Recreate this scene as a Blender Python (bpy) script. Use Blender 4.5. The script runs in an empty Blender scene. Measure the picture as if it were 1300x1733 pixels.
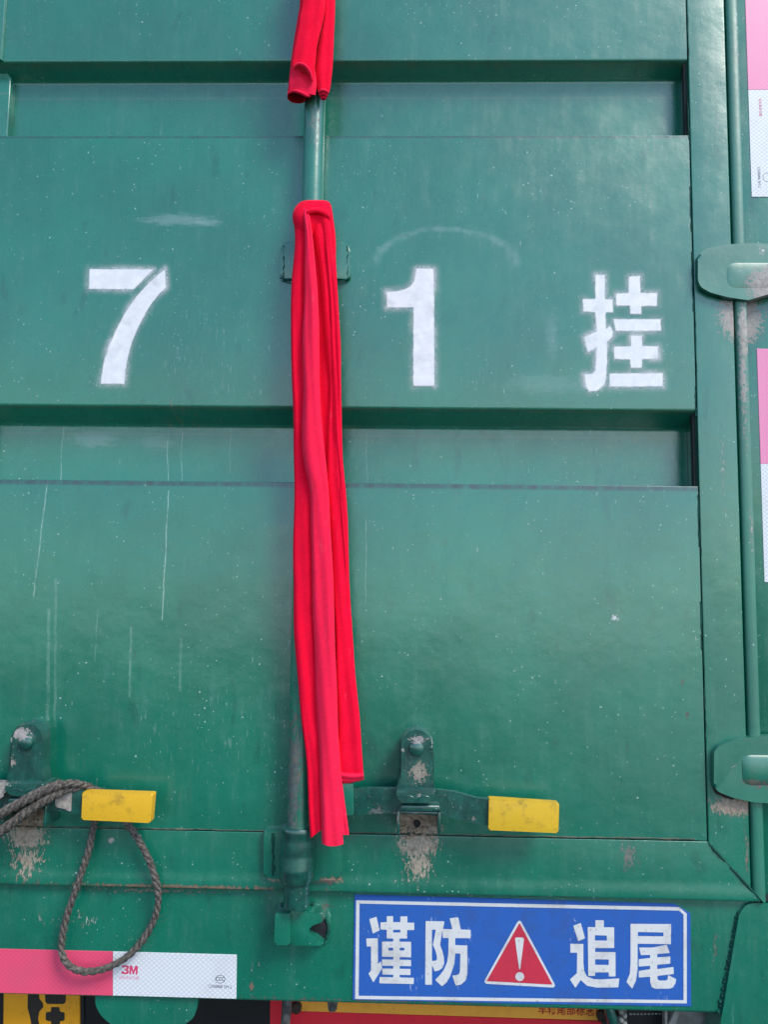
import bpy, bmesh, math, random
import numpy as np
from mathutils import Vector, Matrix

random.seed(7)
SC = bpy.context.scene
COL = SC.collection

# ------------------------------------------------------------------ camera
F = 1302.0                      # focal length in pixels of the 1300 x 1733 photograph
CX, CY = 650.0, 866.5
DIST, ZC = 0.94, 1.55           # distance to the door plane (y = 0), height of the lens
YAW, PITCH, ROLL = (math.radians(a) for a in (-1.394, 5.403, 0.7637))
_f = Vector((math.sin(YAW) * math.cos(PITCH), math.cos(YAW) * math.cos(PITCH), math.sin(PITCH)))
_r0 = Vector((math.cos(YAW), -math.sin(YAW), 0))
_u0 = _r0.cross(_f)
_r = _r0 * math.cos(ROLL) + _u0 * math.sin(ROLL)
_u = _u0 * math.cos(ROLL) - _r0 * math.sin(ROLL)
cam = bpy.data.cameras.new('camera')
cam.sensor_fit = 'VERTICAL'
cam.sensor_height = 36
cam.sensor_width = 27
cam.lens = F / 1733 * 36
cam.clip_start = 0.02
cam.clip_end = 3000
cam_o = bpy.data.objects.new('camera', cam)
M = Matrix((_r, _u, -_f)).transposed().to_4x4()
M.translation = Vector((0, -DIST, ZC))
cam_o.matrix_world = M
COL.objects.link(cam_o)
SC.camera = cam_o

# ------------------------------------------------------------------ daylight
SUN_EL, SUN_ROT = math.radians(46), math.radians(136)   # hazy sun in front of the door, to the right
world = bpy.data.worlds.new("World")
SC.world = world
world.use_nodes = True
wn = world.node_tree
sky = wn.nodes.new('ShaderNodeTexSky')
sky.sky_type = 'NISHITA'
sky.sun_disc = False
sky.sun_elevation = SUN_EL
sky.sun_rotation = SUN_ROT
sky.air_density = 1.0
sky.dust_density = 0.6
sky.ozone_density = 1.5
wn.links.new(sky.outputs[0], wn.nodes['Background'].inputs[0])
wn.nodes['Background'].inputs[1].default_value = 0.15
sun = bpy.data.lights.new('sun', 'SUN')
sun.energy = 1.45
sun.angle = math.radians(20)
sun.color = (1.0, 0.94, 0.85)
sun_o = bpy.data.objects.new('sun', sun)
sd = Vector((math.sin(SUN_ROT) * math.cos(SUN_EL), math.cos(SUN_ROT) * math.cos(SUN_EL), math.sin(SUN_EL)))
sun_o.rotation_euler = sd.to_track_quat('Z', 'Y').to_euler()
sun_o.location = (4, -5, 8)
COL.objects.link(sun_o)
SC.view_settings.view_transform = 'Standard'
SC.view_settings.look = 'None'
SC.view_settings.gamma = 1
SC.view_settings.exposure = 0.92

# ------------------------------------------------------------------ photo pixel -> point on the plane y (in mm)
MM = 0.001
PXM = DIST / F                  # metres per photo pixel on the door plane


def P(px, py, y=0.0):
    d = _r * ((px - CX) / F) - _u * ((py - CY) / F) + _f
    t = (DIST + y * MM) / d.y
    return Vector((d.x * t, y * MM, ZC + d.z * t))


def PX(px, py, y=0.0):
    return P(px, py, y).x


def PZ(px, py, y=0.0):
    return P(px, py, y).z


def poly(pts, y=0.0):
    return [P(a, b, y) for a, b in pts]


# ------------------------------------------------------------------ mesh helpers
ORG = Vector((0, 0, 0))         # origin of the thing being built


def finish(o, smooth=True, ang=32):
    me = o.data
    if smooth:
        me.shade_smooth()
        me.set_sharp_from_angle(angle=math.radians(ang))


def obj(name, bm, mat, parent=None, label=None, smooth=True, ang=32):
    me = bpy.data.meshes.new(name)
    bmesh.ops.recalc_face_normals(bm, faces=bm.faces)
    bmesh.ops.translate(bm, verts=bm.verts, vec=-ORG)
    bm.to_mesh(me)
    bm.free()
    o = bpy.data.objects.new(name, me)
    COL.objects.link(o)
    me.materials.append(mat)
    finish(o, smooth, ang)
    if parent is not None:
        o.parent = parent
    else:
        o.location = ORG
    if label:
        o['label'] = label
    if name in ('weld_bead', 'seam_sealant'):
        o['kind'] = 'stuff'
    return o


def empty(name, loc, label, cat, group=None):
    global ORG
    ORG = Vector(loc)
    o = bpy.data.objects.new(name, None)
    o.empty_display_size = 0.05
    o.location = ORG
    COL.objects.link(o)
    o['label'] = label
    o['category'] = cat
    if group:
        o['group'] = group
    return o


def tag(o, label, cat, group=None, kind=None):
    o['label'] = label
    o['category'] = cat
    if group:
        o['group'] = group
    if kind:
        o['kind'] = kind


def fillet(pts, rad, seg=5):
    """2-D open polyline with rounded corners."""
    out = [pts[0]]
    for i in range(1, len(pts) - 1):
        r = rad[i] if isinstance(rad, (list, tuple)) else rad
        a, b, c = Vector(pts[i - 1]), Vector(pts[i]), Vector(pts[i + 1])
        da, dc = (a - b), (c - b)
        la, lc = da.length, dc.length
        if r <= 0 or la < 1e-9 or lc < 1e-9:
            out.append(pts[i])
            continue
        da /= la
        dc /= lc
        r2 = min(r, la * .49, lc * .49)
        p0, p1 = b + da * r2, b + dc * r2
        for k in range(seg + 1):
            t = k / seg
            q = p0 * (1 - t) ** 2 + b * 2 * t * (1 - t) + p1 * t * t
            out.append((q.x, q.y))
    out.append(pts[-1])
    return out


def round_poly(pts, r, seg=4):
    """closed pixel polygon with rounded corners."""
    n = len(pts)
    out = []
    for i in range(n):
        a, b, c = Vector(pts[i - 1]), Vector(pts[i]), Vector(pts[(i + 1) % n])
        da, dc = a - b, c - b
        la, lc = da.length, dc.length
        q = min(r, la * .48, lc * .48)
        p0, p1 = b + da / la * q, b + dc / lc * q
        for k in range(seg + 1):
            t = k / seg
            v = p0 * (1 - t) ** 2 + b * 2 * t * (1 - t) + p1 * t * t
            out.append((v.x, v.y))
    return out


def add_prism(bm, ring, yf, yb, bev=0.0, seg=3):
    """ring: points (x, z) seen from the front; front face at yf, back at yb (metres)."""
    n = len(ring)
    fv = [bm.verts.new((p[0], yf, p[1])) for p in ring]
    bv = [bm.verts.new((p[0], yb, p[1])) for p in ring]
    ff = bm.faces.new(fv)
    for i in range(n):
        bm.faces.new((fv[i], bv[i], bv[(i + 1) % n], fv[(i + 1) % n]))
    bm.faces.new(list(reversed(bv)))
    if bev > 0:
        bmesh.ops.bevel(bm, geom=list(ff.edges), offset=bev, segments=seg, profile=0.5, affect='EDGES', clamp_overlap=True)


def prism_px(pts, yf, yb, bev=0.0, rnd=0, seg=3, ref=None):
    """prism from a photo-pixel outline read at depth ref (default yf); depths in mm."""
    bm = bmesh.new()
    if rnd:
        pts = round_poly(pts, rnd)
    ref = yf if ref is None else ref
    ring = [(v.x, v.z) for v in poly(pts, ref)]
    add_prism(bm, ring, yf * MM, yb * MM, bev * MM, seg)
    return bm


def add_box(bm, x0, x1, y0, y1, z0, z1, bev=0.0):
    vs = [bm.verts.new((x, y, z)) for x in (x0, x1) for y in (y0, y1) for z in (z0, z1)]
    fs = [(0, 1, 3, 2), (4, 6, 7, 5), (0, 4, 5, 1), (2, 3, 7, 6), (0, 2, 6, 4), (1, 5, 7, 3)]
    faces = [bm.faces.new([vs[i] for i in f]) for f in fs]
    if bev > 0:
        ed = list({e for f in faces for e in f.edges})
        bmesh.ops.bevel(bm, geom=ed, offset=bev, segments=2, profile=.5, affect='EDGES', clamp_overlap=True)


def add_tube(bm, path, rad, n=12, cap=True, squash=None):
    """tube along a list of points; rad a number or list."""
    pts = [Vector(p) for p in path]
    m = len(pts)
    tan = []
    for i in range(m):
        t = pts[min(i + 1, m - 1)] - pts[max(i - 1, 0)]
        tan.append(t.normalized())
    ref = Vector((0, 1, 0)) if abs(tan[0].y) < .9 else Vector((1, 0, 0))
    nv = (ref - tan[0] * ref.dot(tan[0])).normalized()
    rings = []
    for i in range(m):
        nv = (nv - tan[i] * nv.dot(tan[i])).normalized()
        b = tan[i].cross(nv)
        r = rad[i] if isinstance(rad, (list, tuple)) else rad
        rings.append([bm.verts.new(pts[i] + (nv * math.cos(2 * math.pi * k / n) + b * math.sin(2 * math.pi * k / n)) * r) for k in range(n)])
    for i in range(m - 1):
        for k in range(n):
            bm.faces.new((rings[i][k], rings[i][(k + 1) % n], rings[i + 1][(k + 1) % n], rings[i + 1][k]))
    if cap:
        bm.faces.new(rings[0])
        bm.faces.new(list(reversed(rings[-1])))


def add_lathe_z(bm, cx, cy, prof, n=32):
    """solid of revolution about a vertical axis; prof = [(r, z)] top to bottom."""
    rings = []
    for r, z in prof:
        rings.append([bm.verts.new((cx + r * math.cos(2 * math.pi * k / n), cy + r * math.sin(2 * math.pi * k / n), z)) for k in range(n)])
    for i in range(len(rings) - 1):
        for k in range(n):
            bm.faces.new((rings[i][k], rings[i][(k + 1) % n], rings[i + 1][(k + 1) % n], rings[i + 1][k]))
    bm.faces.new(rings[0])
    bm.faces.new(list(reversed(rings[-1])))


def add_lathe_y(bm, cx, cz, prof, n=20):
    """disc / bolt head facing the camera; prof = [(r, y)] from the back to the front."""
    rings = []
    for r, y in prof:
        rings.append([bm.verts.new((cx + r * math.cos(2 * math.pi * k / n), y, cz + r * math.sin(2 * math.pi * k / n))) for k in range(n)])
    for i in range(len(rings) - 1):
        for k in range(n):
            bm.faces.new((rings[i][k], rings[i][(k + 1) % n], rings[i + 1][(k + 1) % n], rings[i + 1][k]))
    bm.faces.new(rings[0])
    bm.faces.new(list(reversed(rings[-1])))


def spline(ctrl, n):
    """Catmull-Rom through control points of any dimension, n samples."""
    c = np.array(ctrl, float)
    seglen = np.sqrt((np.diff(c, axis=0) ** 2).sum(1))
    t = np.concatenate([[0], np.cumsum(seglen)])
    out = []
    ext = np.vstack([2 * c[0] - c[1], c, 2 * c[-1] - c[-2]])
    for s in np.linspace(0, t[-1], n):
        i = min(max(np.searchsorted(t, s) - 1, 0), len(c) - 2)
        u = (s - t[i]) / max(t[i + 1] - t[i], 1e-9)
        p0, p1, p2, p3 = ext[i], ext[i + 1], ext[i + 2], ext[i + 3]
        out.append(.5 * ((2 * p1) + (-p0 + p2) * u + (2 * p0 - 5 * p1 + 4 * p2 - p3) * u ** 2 + (-p0 + 3 * p1 - 3 * p2 + p3) * u ** 3))
    return np.array(out)


# signed distance contouring: a flat sheet cut along the outline of a set of polygons
def sdf_poly(pt, X, Z):
    n = len(pt)
    d = np.full(X.shape, 1e9)
    ins = np.zeros(X.shape, bool)
    for i in range(n):
        ax, az = pt[i]
        bx, bz = pt[(i + 1) % n]
        ex, ez = bx - ax, bz - az
        wx, wz = X - ax, Z - az
        h = np.clip((wx * ex + wz * ez) / max(ex * ex + ez * ez, 1e-12), 0, 1)
        d = np.minimum(d, np.hypot(wx - ex * h, wz - ez * h))
        cond = ((az > Z) != (bz > Z))
        with np.errstate(divide='ignore', invalid='ignore'):
            xi = ax + (Z - az) * ex / (ez if abs(ez) > 1e-12 else 1e-12)
        ins ^= cond & (X < xi)
    return np.where(ins, d, -d)


def flat_sheet(solids, holes, y, step, iso=0.0, attr=None):
    """bmesh sheet on plane y (m) where the signed distance (inside positive, in m) exceeds iso."""
    allp = np.array([p for s in solids for p in s])
    pad = -iso + 2 * step
    x0, z0 = allp.min(0) - pad
    x1, z1 = allp.max(0) + pad
    xs = np.arange(x0, x1 + step, step)
    zs = np.arange(z0, z1 + step, step)
    X, Z = np.meshgrid(xs, zs, indexing='ij')
    S = np.full(X.shape, -1e9)
    for s in solids:
        S = np.maximum(S, sdf_poly(s, X, Z))
    for h in holes:
        S = np.minimum(S, -sdf_poly(h, X, Z))
    V = S - iso
    bm = bmesh.new()
    lay = bm.verts.layers.float.new(attr) if attr else None
    cache = {}

    def vert(i, j):
        k = (i, j)
        if k not in cache:
            v = bm.verts.new((xs[i], y, zs[j]))
            if lay:
                v[lay] = S[i, j] / MM
            cache[k] = v
        return cache[k]

    def cross(a, b):
        k = (a, b) if a < b else (b, a)
        k = (k, 'e')
        if k not in cache:
            va, vb = V[a], V[b]
            t = min(max(va / (va - vb), .02), .98)
            v = bm.verts.new((xs[a[0]] + (xs[b[0]] - xs[a[0]]) * t, y, zs[a[1]] + (zs[b[1]] - zs[a[1]]) * t))
            if lay:
                v[lay] = (S[a] + (S[b] - S[a]) * t) / MM
            cache[k] = v
        return cache[k]
    ni, nj = X.shape
    pos = V > 0
    for i in range(ni - 1):
        for j in range(nj - 1):
            c = [(i, j), (i + 1, j), (i + 1, j + 1), (i, j + 1)]
            s = [pos[k] for k in c]
            if not any(s):
                continue
            f = []
            for k in range(4):
                a, b = c[k], c[(k + 1) % 4]
                if s[k]:
                    f.append(vert(*a))
                if s[k] != s[(k + 1) % 4]:
                    f.append(cross(a, b))
            if len(f) >= 3:
                try:
                    bm.faces.new(f)
                except ValueError:
                    pass
    for f in bm.faces:
        if f.normal.y > 0:
            f.normal_flip()
    return bm


def to_plane(polys, fx, y):
    """pixel polygons through fx (crop -> photo pixel), read on plane y (mm) -> [(x, z)]"""
    out = []
    for p in polys:
        q = []
        for a in p:
            v = P(*fx(a), y)
            q.append((v.x, v.z))
        out.append(q)
    return out


# ------------------------------------------------------------------ node helpers
class NT:
    def __init__(s, name):
        s.mat = bpy.data.materials.new(name)
        s.mat.use_nodes = True
        s.t = s.mat.node_tree
        s.t.nodes.clear()
        s.out = s.t.nodes.new('ShaderNodeOutputMaterial')
        s.bsdf = s.t.nodes.new('ShaderNodeBsdfPrincipled')
        s.t.links.new(s.bsdf.outputs[0], s.out.inputs[0])
        s._pos = None

    def put(s, sock, v):
        if isinstance(v, bpy.types.NodeSocket):
            s.t.links.new(v, sock)
        elif v is not None:
            if hasattr(sock, 'default_value'):
                if isinstance(v, (tuple, list)) and sock.type == 'RGBA' and len(v) == 3:
                    v = (*v, 1)
                sock.default_value = v

    def set(s, **k):
        for a, v in k.items():
            s.put(s.bsdf.inputs[a.replace('_', ' ')], v)

    @property
    def pos(s):
        if s._pos is None:
            s._pos = s.t.nodes.new('ShaderNodeNewGeometry').outputs['Position']
        return s._pos

    def m(s, op, a, b=None, c=None, clamp=False):
        n = s.t.nodes.new('ShaderNodeMath')
        n.operation = op
        n.use_clamp = clamp
        s.put(n.inputs[0], a)
        if b is not None:
            s.put(n.inputs[1], b)
        if c is not None:
            s.put(n.inputs[2], c)
        return n.outputs[0]

    def vm(s, op, a, b=None):
        n = s.t.nodes.new('ShaderNodeVectorMath')
        n.operation = op
        s.put(n.inputs[0], a)
        if b is not None:
            s.put(n.inputs[1], b)
        return n.outputs['Value'] if op in ('LENGTH', 'DOT_PRODUCT', 'DISTANCE') else n.outputs[0]

    def sep(s, v):
        n = s.t.nodes.new('ShaderNodeSeparateXYZ')
        s.put(n.inputs[0], v)
        return n.outputs

    def noise(s, scale, detail=3, rough=.55, vec=None, stretch=None, dist=0, off=None):
        v = vec if vec is not None else s.pos
        if stretch:
            v = s.vm('MULTIPLY', v, stretch)
        if off:
            v = s.vm('ADD', v, off)
        n = s.t.nodes.new('ShaderNodeTexNoise')
        s.put(n.inputs['Vector'], v)
        n.inputs['Scale'].default_value = scale
        n.inputs['Detail'].default_value = detail
        n.inputs['Roughness'].default_value = rough
        n.inputs['Distortion'].default_value = dist
        return n.outputs['Fac']

    def voro(s, scale, feature='F1', vec=None, stretch=None, rnd=1.0):
        v = vec if vec is not None else s.pos
        if stretch:
            v = s.vm('MULTIPLY', v, stretch)
        n = s.t.nodes.new('ShaderNodeTexVoronoi')
        n.feature = feature
        s.put(n.inputs['Vector'], v)
        n.inputs['Scale'].default_value = scale
        n.inputs['Randomness'].default_value = rnd
        return n.outputs

    def step(s, v, a, b, x=0.0, y=1.0):
        n = s.t.nodes.new('ShaderNodeMapRange')
        n.interpolation_type = 'SMOOTHSTEP'
        s.put(n.inputs['Value'], v)
        for k, w in zip(('From Min', 'From Max', 'To Min', 'To Max'), (a, b, x, y)):
            s.put(n.inputs[k], w)
        return n.outputs[0]

    def mix(s, f, a, b, mode='MIX'):
        n = s.t.nodes.new('ShaderNodeMix')
        n.data_type = 'RGBA'
        n.blend_type = mode
        s.put(n.inputs[0], f)
        s.put(n.inputs[6], a)
        s.put(n.inputs[7], b)
        return n.outputs[2]

    def bump(s, h, strength=.3, dist=.001, prev=None):
        n = s.t.nodes.new('ShaderNodeBump')
        n.inputs['Strength'].default_value = strength
        n.inputs['Distance'].default_value = dist
        s.put(n.inputs['Height'], h)
        if prev is not None:
            s.put(n.inputs['Normal'], prev)
        return n.outputs[0]

    def ell(s, cx, cz, rx, rz):
        """1 at the centre falling to 0 on the ellipse (metres)."""
        d = s.vm('SUBTRACT', s.pos, (cx, 0, cz))
        d = s.vm('MULTIPLY', d, (1 / rx, 0, 1 / rz))
        return s.m('SUBTRACT', 1.0, s.vm('LENGTH', d))

    def ell_px(s, px, py, rx, ry):
        c = P(px, py)
        return s.ell(c.x, c.z, rx * PXM, ry * PXM)


# ------------------------------------------------------------------ the green paint of the trailer
def green_paint(name, panel=True, chips=(), old=False, dull=0.0):
    n = NT(name)
    n1 = n.noise(5.5, 4, .6)
    n2 = n.noise(1.0, 4, .6, stretch=(85, 40, 9))
    n3 = n.noise(900, 2, .6)
    n4 = n.noise(28, 5, .65, off=(3, 1, 7))
    col = n.mix(n.step(n1, .3, .7), (0.001, 0.132, 0.080), (0.0015, 0.172, 0.104))
    if old:
        col = n.mix(n.step(n.noise(60, 4, .65, off=(6, 1, 2)), .35, .65), (0.002, 0.045, 0.036), (0.003, 0.085, 0.062))
    # film of road dust, streaked downwards by rain
    film = n.m('MULTIPLY', n.step(n2, .38, .8), n.step(n4, .3, .75))
    film = n.m('MULTIPLY', film, .28)
    col = n.mix(film, col, (0.06, 0.20, 0.155))
    col = n.mix(n.m('MULTIPLY', n.step(n3, .52, .75), .22), col, (0.06, 0.22, 0.175))
    nf = n.noise(1.0, 4, .7, stretch=(330, 200, 120), off=(1, 8, 3))
    col = n.mix(n.m('MULTIPLY', n.step(nf, .56, .74), .20), col, (0.06, 0.24, 0.19))
    col = n.mix(n.m('MULTIPLY', n.step(nf, .44, .28), .25), col, (0.0015, 0.06, 0.045))
    rough = n.m('MULTIPLY_ADD', n4, .16, .20 + dull)
    rough = n.m('ADD', rough, n.m('MULTIPLY', film, .55))
    # darker scuffs and washed smears
    sm = n.step(n.noise(1.0, 3, .5, stretch=(42, 20, 16), off=(9, 2, 4)), .62, .72)
    col = n.mix(n.m('MULTIPLY', sm, .35), col, (0.003, 0.07, 0.052))
    clump = n.step(n.noise(7, 4, .7, off=(8, 8, 1)), .36, .62, .06, 1)
    # white paint spatter
    for sc, thr, keep in ((95, .10, .5), (210, .15, .55), (38, .05, .3)):
        v = n.voro(sc)
        rs = n.sep(v['Color'])
        hit = n.m('MULTIPLY', n.m('LESS_THAN', v['Distance'], n.m('MULTIPLY', rs[1], thr)), n.m('GREATER_THAN', rs[0], keep))
        hit = n.m('MULTIPLY', hit, clump)
        col = n.mix(n.m('MULTIPLY', hit, n.m('MULTIPLY_ADD', rs[2], .6, .35)), col, (0.50, 0.62, 0.58))
    # little rain-washed tick marks
    v = n.voro(60, stretch=(1.6, 1, .36))
    rs = n.sep(v['Color'])
    hit = n.m('MULTIPLY', n.m('LESS_THAN', v['Distance'], n.m('MULTIPLY', rs[1], .07)), n.m('GREATER_THAN', rs[0], .72))
    col = n.mix(n.m('MULTIPLY', hit, .5), col, (0.30, 0.42, 0.38))
    # short rain streaks of thinned dust
    rsn = n.noise(1.0, 4, .7, stretch=(260, 200, 22), off=(2, 2, 9), dist=.3)
    rsg = n.step(n.noise(6, 3, .6, off=(3, 9, 3)), .42, .66)
    col = n.mix(n.m('MULTIPLY', n.m('MULTIPLY', n.step(rsn, .60, .74), rsg), .30), col, (0.20, 0.33, 0.29))
    if panel:
        # chalky wipes
        ns = n.noise(1.0, 4, .65, stretch=(60, 60, 260))
        for px, py, rx, ry, w in ((300, 372, 95, 16, .30), (350, 378, 40, 9, .25), (140, 735, 60, 22, .3), (250, 740, 50, 20, .16), (935, 570, 16, 60, .16), (930, 650, 110, 26, .15)):
            e = n.step(n.m('ADD', n.ell_px(px, py, rx, ry), n.m('MULTIPLY', n.m('SUBTRACT', ns, .5), 1.4)), .1, .8)
            col = n.mix(n.m('MULTIPLY', e, w), col, (0.34, 0.44, 0.42))
        c = P(752, 446)
        d = n.vm('MULTIPLY', n.vm('SUBTRACT', n.pos, (c.x, 0, c.z)), (1 / (122 * PXM), 0, 1 / (62 * PXM)))
        L = n.vm('LENGTH', d)
        ring = n.step(n.m('ABSOLUTE', n.m('SUBTRACT', n.m('ADD', L, n.m('MULTIPLY', n.m('SUBTRACT', n.noise(14, 3, .6), .5), .35)), 1.0)), .13, .0)
        sx = n.sep(d)
        arc = n.m('MULTIPLY', n.step(sx[2], -.2, .15), ring)
        arc = n.m('MULTIPLY', arc, n.step(n.noise(55, 4, .65, off=(1, 1, 6)), .3, .65, .1, 1))
        col = n.mix(n.m('MULTIPLY', arc, .26), col, (0.34, 0.46, 0.43))
        # thin white runs of paint down the left half
        xz = n.sep(n.pos)
        brk = n.step(n.noise(1.0, 4, .7, stretch=(90, 90, 70)), .32, .6, .12, 1)
        wob = n.m('MULTIPLY', n.m('SUBTRACT', n.noise(30, 2, .5, stretch=(0, 0, 1)), .5), .006)
        for (ax, ay, bx, by, w, s) in ((88, 715, 82, 808, 1.0, .5), (80, 812, 56, 1010, 1.1, .75), (271, 720, 270, 815, 1.0, .5), (296, 722, 294, 815, .9, .45), (285, 830, 274, 1050, 1.1, .75),
                                      (381, 715, 379, 790, 1.0, .3), (620, 880, 619, 1020, .8, .45), (619, 720, 619, 815, .9, .3), (165, 1030, 160, 1120, 1.2, .22), (222, 1060, 218, 1180, 2.2, .3),
                                      (82, 1030, 80, 1220, 3.0, .25), (94, 980, 92, 1230, 2.5, .2), (306, 1080, 304, 1170, 2.5, .2)):
            a, b = P(ax, ay), P(bx, by)
            sl = (b.x - a.x) / (b.z - a.z)
            xc = n.m('ADD', n.m('MULTIPLY_ADD', n.m('SUBTRACT', xz[2], a.z), sl, a.x), wob)
            hit = n.step(n.m('ABSOLUTE', n.m('SUBTRACT', xz[0], xc)), w * PXM * 1.3, w * PXM * .4)
            hit = n.m('MULTIPLY', hit, n.m('MULTIPLY', n.m('LESS_THAN', xz[2], a.z), n.m('GREATER_THAN', xz[2], b.z)))
            col = n.mix(n.m('MULTIPLY', n.m('MULTIPLY', hit, brk), s * .8), col, (0.40, 0.54, 0.48))
        # fine scratches in a patch beside the 7 and lower down
        sc = n.noise(1.0, 3, .6, stretch=(420, 300, 60), vec=None, dist=.6)
        for px, py, rx, ry, w in ((370, 590, 150, 130, .5), (330, 1230, 190, 110, .35), (830, 640, 120, 40, .2), (1000, 260, 240, 60, .2), (640, 300, 120, 90, .25), (480, 1230, 40, 240, .4)):
            e = n.m('MULTIPLY', n.step(n.ell_px(px, py, rx, ry), 0, .6), n.step(sc, .60, .72))
            col = n.mix(n.m('MULTIPLY', e, w), col, (0.30, 0.42, 0.38))
        # tan grime on channel breaks; shade and light line of lower lips painted in
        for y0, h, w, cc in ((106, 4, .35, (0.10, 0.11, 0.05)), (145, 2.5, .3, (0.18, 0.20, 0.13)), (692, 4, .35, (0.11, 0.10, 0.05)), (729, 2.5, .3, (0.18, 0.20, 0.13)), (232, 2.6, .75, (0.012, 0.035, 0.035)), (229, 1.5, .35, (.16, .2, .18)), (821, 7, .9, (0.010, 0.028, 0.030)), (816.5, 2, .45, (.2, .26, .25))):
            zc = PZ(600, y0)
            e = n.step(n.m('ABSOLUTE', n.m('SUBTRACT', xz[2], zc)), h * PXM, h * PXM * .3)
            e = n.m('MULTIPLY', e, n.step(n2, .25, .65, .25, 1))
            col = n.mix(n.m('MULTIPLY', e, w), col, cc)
        # rust weeping over the second channel edge
        ru = n.noise(1.0, 3, .6, stretch=(300, 50, 30))
        e = n.m('MULTIPLY', n.step(n.ell_px(300, 700, 46, 38), 0, .5), n.step(ru, .56, .66))
        col = n.mix(n.m('MULTIPLY', e, .55), col, (0.25, 0.13, 0.05))
    # chipped, muddy places: pale filler and bare dirt showing
    cn = n.noise(230, 5, .7)
    cs = n.noise(1.0, 5, .75, stretch=(300, 300, 120), dist=.4)
    for px, py, rx, ry, thr, cc, kind in chips:
        nz = cs if kind == 's' else cn
        mval = n.m('ADD', n.ell_px(px, py, rx, ry), n.m('MULTIPLY', n.m('SUBTRACT', nz, .5), 2.6))
        brown = n.step(n.noise(80, 4, .65, off=(px * .01, 2, 7)), .5, .66)
        fac = n.m('MULTIPLY', n.step(mval, thr, thr + .14), n.step(n.ell_px(px, py, rx * 1.25, ry * 1.25), 0, .12))
        cv = n.mix(n.step(cn, .35, .65), cc, tuple(k * .55 for k in cc))
        if kind == 's':
            cv = n.mix(n.m('MULTIPLY', brown, .6), cv, (.15, .09, .05))
        rim = n.m('MULTIPLY', n.step(mval, thr - .16, thr), n.step(n.ell_px(px, py, rx * 1.25, ry * 1.25), 0, .12))
        col = n.mix(n.m('MULTIPLY', rim, .35), col, (.035, .05, .035))
        col = n.mix(fac, col, cv)
        rough = n.m('MAXIMUM', rough, n.m('MULTIPLY', fac, .8))
    bp = n.bump(n.noise(420, 2, .5), .10, .0006)
    bp = n.bump(n.noise(46, 2, .5), .10, .004, bp)
    bp = n.bump(n.noise(7, 2, .5, off=(4, 4, 4)), .12, .02, bp)
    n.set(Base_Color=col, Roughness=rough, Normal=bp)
    n.bsdf.inputs['Specular IOR Level'].default_value = 0.55
    n.set(Coat_IOR=1.54, Coat_Weight=1.0, Coat_Roughness=n.m('MULTIPLY', rough, .8), Coat_Normal=bp)
    return n.mat


BEIGE = (0.44, 0.36, 0.27)
PALE = (0.50, 0.47, 0.40)
MAT = {}
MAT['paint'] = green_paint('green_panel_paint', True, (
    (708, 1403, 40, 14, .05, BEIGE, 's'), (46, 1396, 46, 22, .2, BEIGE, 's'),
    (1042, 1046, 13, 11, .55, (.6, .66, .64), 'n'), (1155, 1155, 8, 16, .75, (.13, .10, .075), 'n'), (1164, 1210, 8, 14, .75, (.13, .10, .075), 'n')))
MAT['rail'] = green_paint('green_rail_paint', False, (
    (708, 1420, 42, 44, .22, BEIGE, 's'), (708, 1462, 46, 62, .62, BEIGE, 's'), (45, 1455, 66, 66, .68, BEIGE, 's'), (44, 1416, 48, 28, .3, BEIGE, 's'), (188, 1422, 9, 7, .4, PALE, 'n'), (690, 1490, 90, 14, .95, PALE, 's'),
    (300, 1500, 420, 7, .6, (.22, .15, .09), 's'), (900, 1522, 420, 6, .8, (.16, .14, .09), 's'), (560, 1488, 26, 10, .3, (.3, .2, .14), 'n'), (1065, 1450, 40, 60, .75, (.14, .17, .145), 's'), (465, 1487, 20, 6, .4, (.4, .3, .2), 'n')))
MAT['sill'] = green_paint('green_sill_paint', False, (
    (140, 1560, 90, 50, 1.05, (.42, .5, .44), 's'), (430, 1640, 26, 50, 1.05, (.5, .55, .5), 's'), (300, 1620, 60, 60, 1.2, (.5, .5, .45), 'n'), (424, 1675, 6, 12, .35, (.2, .14, .1), 'n'),
    (800, 1516, 14, 5, .3, (.5, .38, .28), 'n'), (250, 1512, 330, 10, .85, (.30, .22, .15), 'n'), (550, 1540, 40, 40, 1.0, (.14, .15, .12), 'n'), (60, 1560, 100, 60, 1.1, (.3, .36, .31), 's'), (1130, 1525, 40, 8, .9, PALE, 'n'), (1215, 1610, 14, 80, .9, (.16, .2, .17), 's'), (640, 1700, 640, 6, .8, (.16, .13, .1), 'n')))
MAT['stile'] = green_paint('green_stile_paint', False, (
    (1258, 532, 44, 56, .08, (.40, .36, .32), 'n'), (1248, 1364, 50, 20, .2, (.36, .27, .2), 's'), (1265, 1440, 12, 90, .8, (.2, .17, .13), 's'), (1235, 440, 30, 60, .95, (.2, .2, .16), 's'), (1225, 800, 20, 260, 1.0, (.3, .38, .34), 's'), (1215, 200, 24, 220, 1.05, (.4, .5, .48), 's'), (1190, 1300, 10, 120, .9, (.14, .14, .1), 's'), (1245, 120, 22, 160, 1.05, (.6, .68, .68), 's'), (1255, 700, 14, 220, 1.0, (.5, .52, .5), 's')))
MAT['bead'] = green_paint('green_bead_paint', False, (
    (1257, 640, 18, 250, .72, (.42, .40, .36), 'n'), (1258, 560, 14, 80, .4, (.42, .40, .36), 's'), (1272, 900, 14, 160, .85, (.36, .35, .33), 's'), (1250, 60, 20, 240, .85, (.55, .62, .64), 's')), dull=.22)
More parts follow.
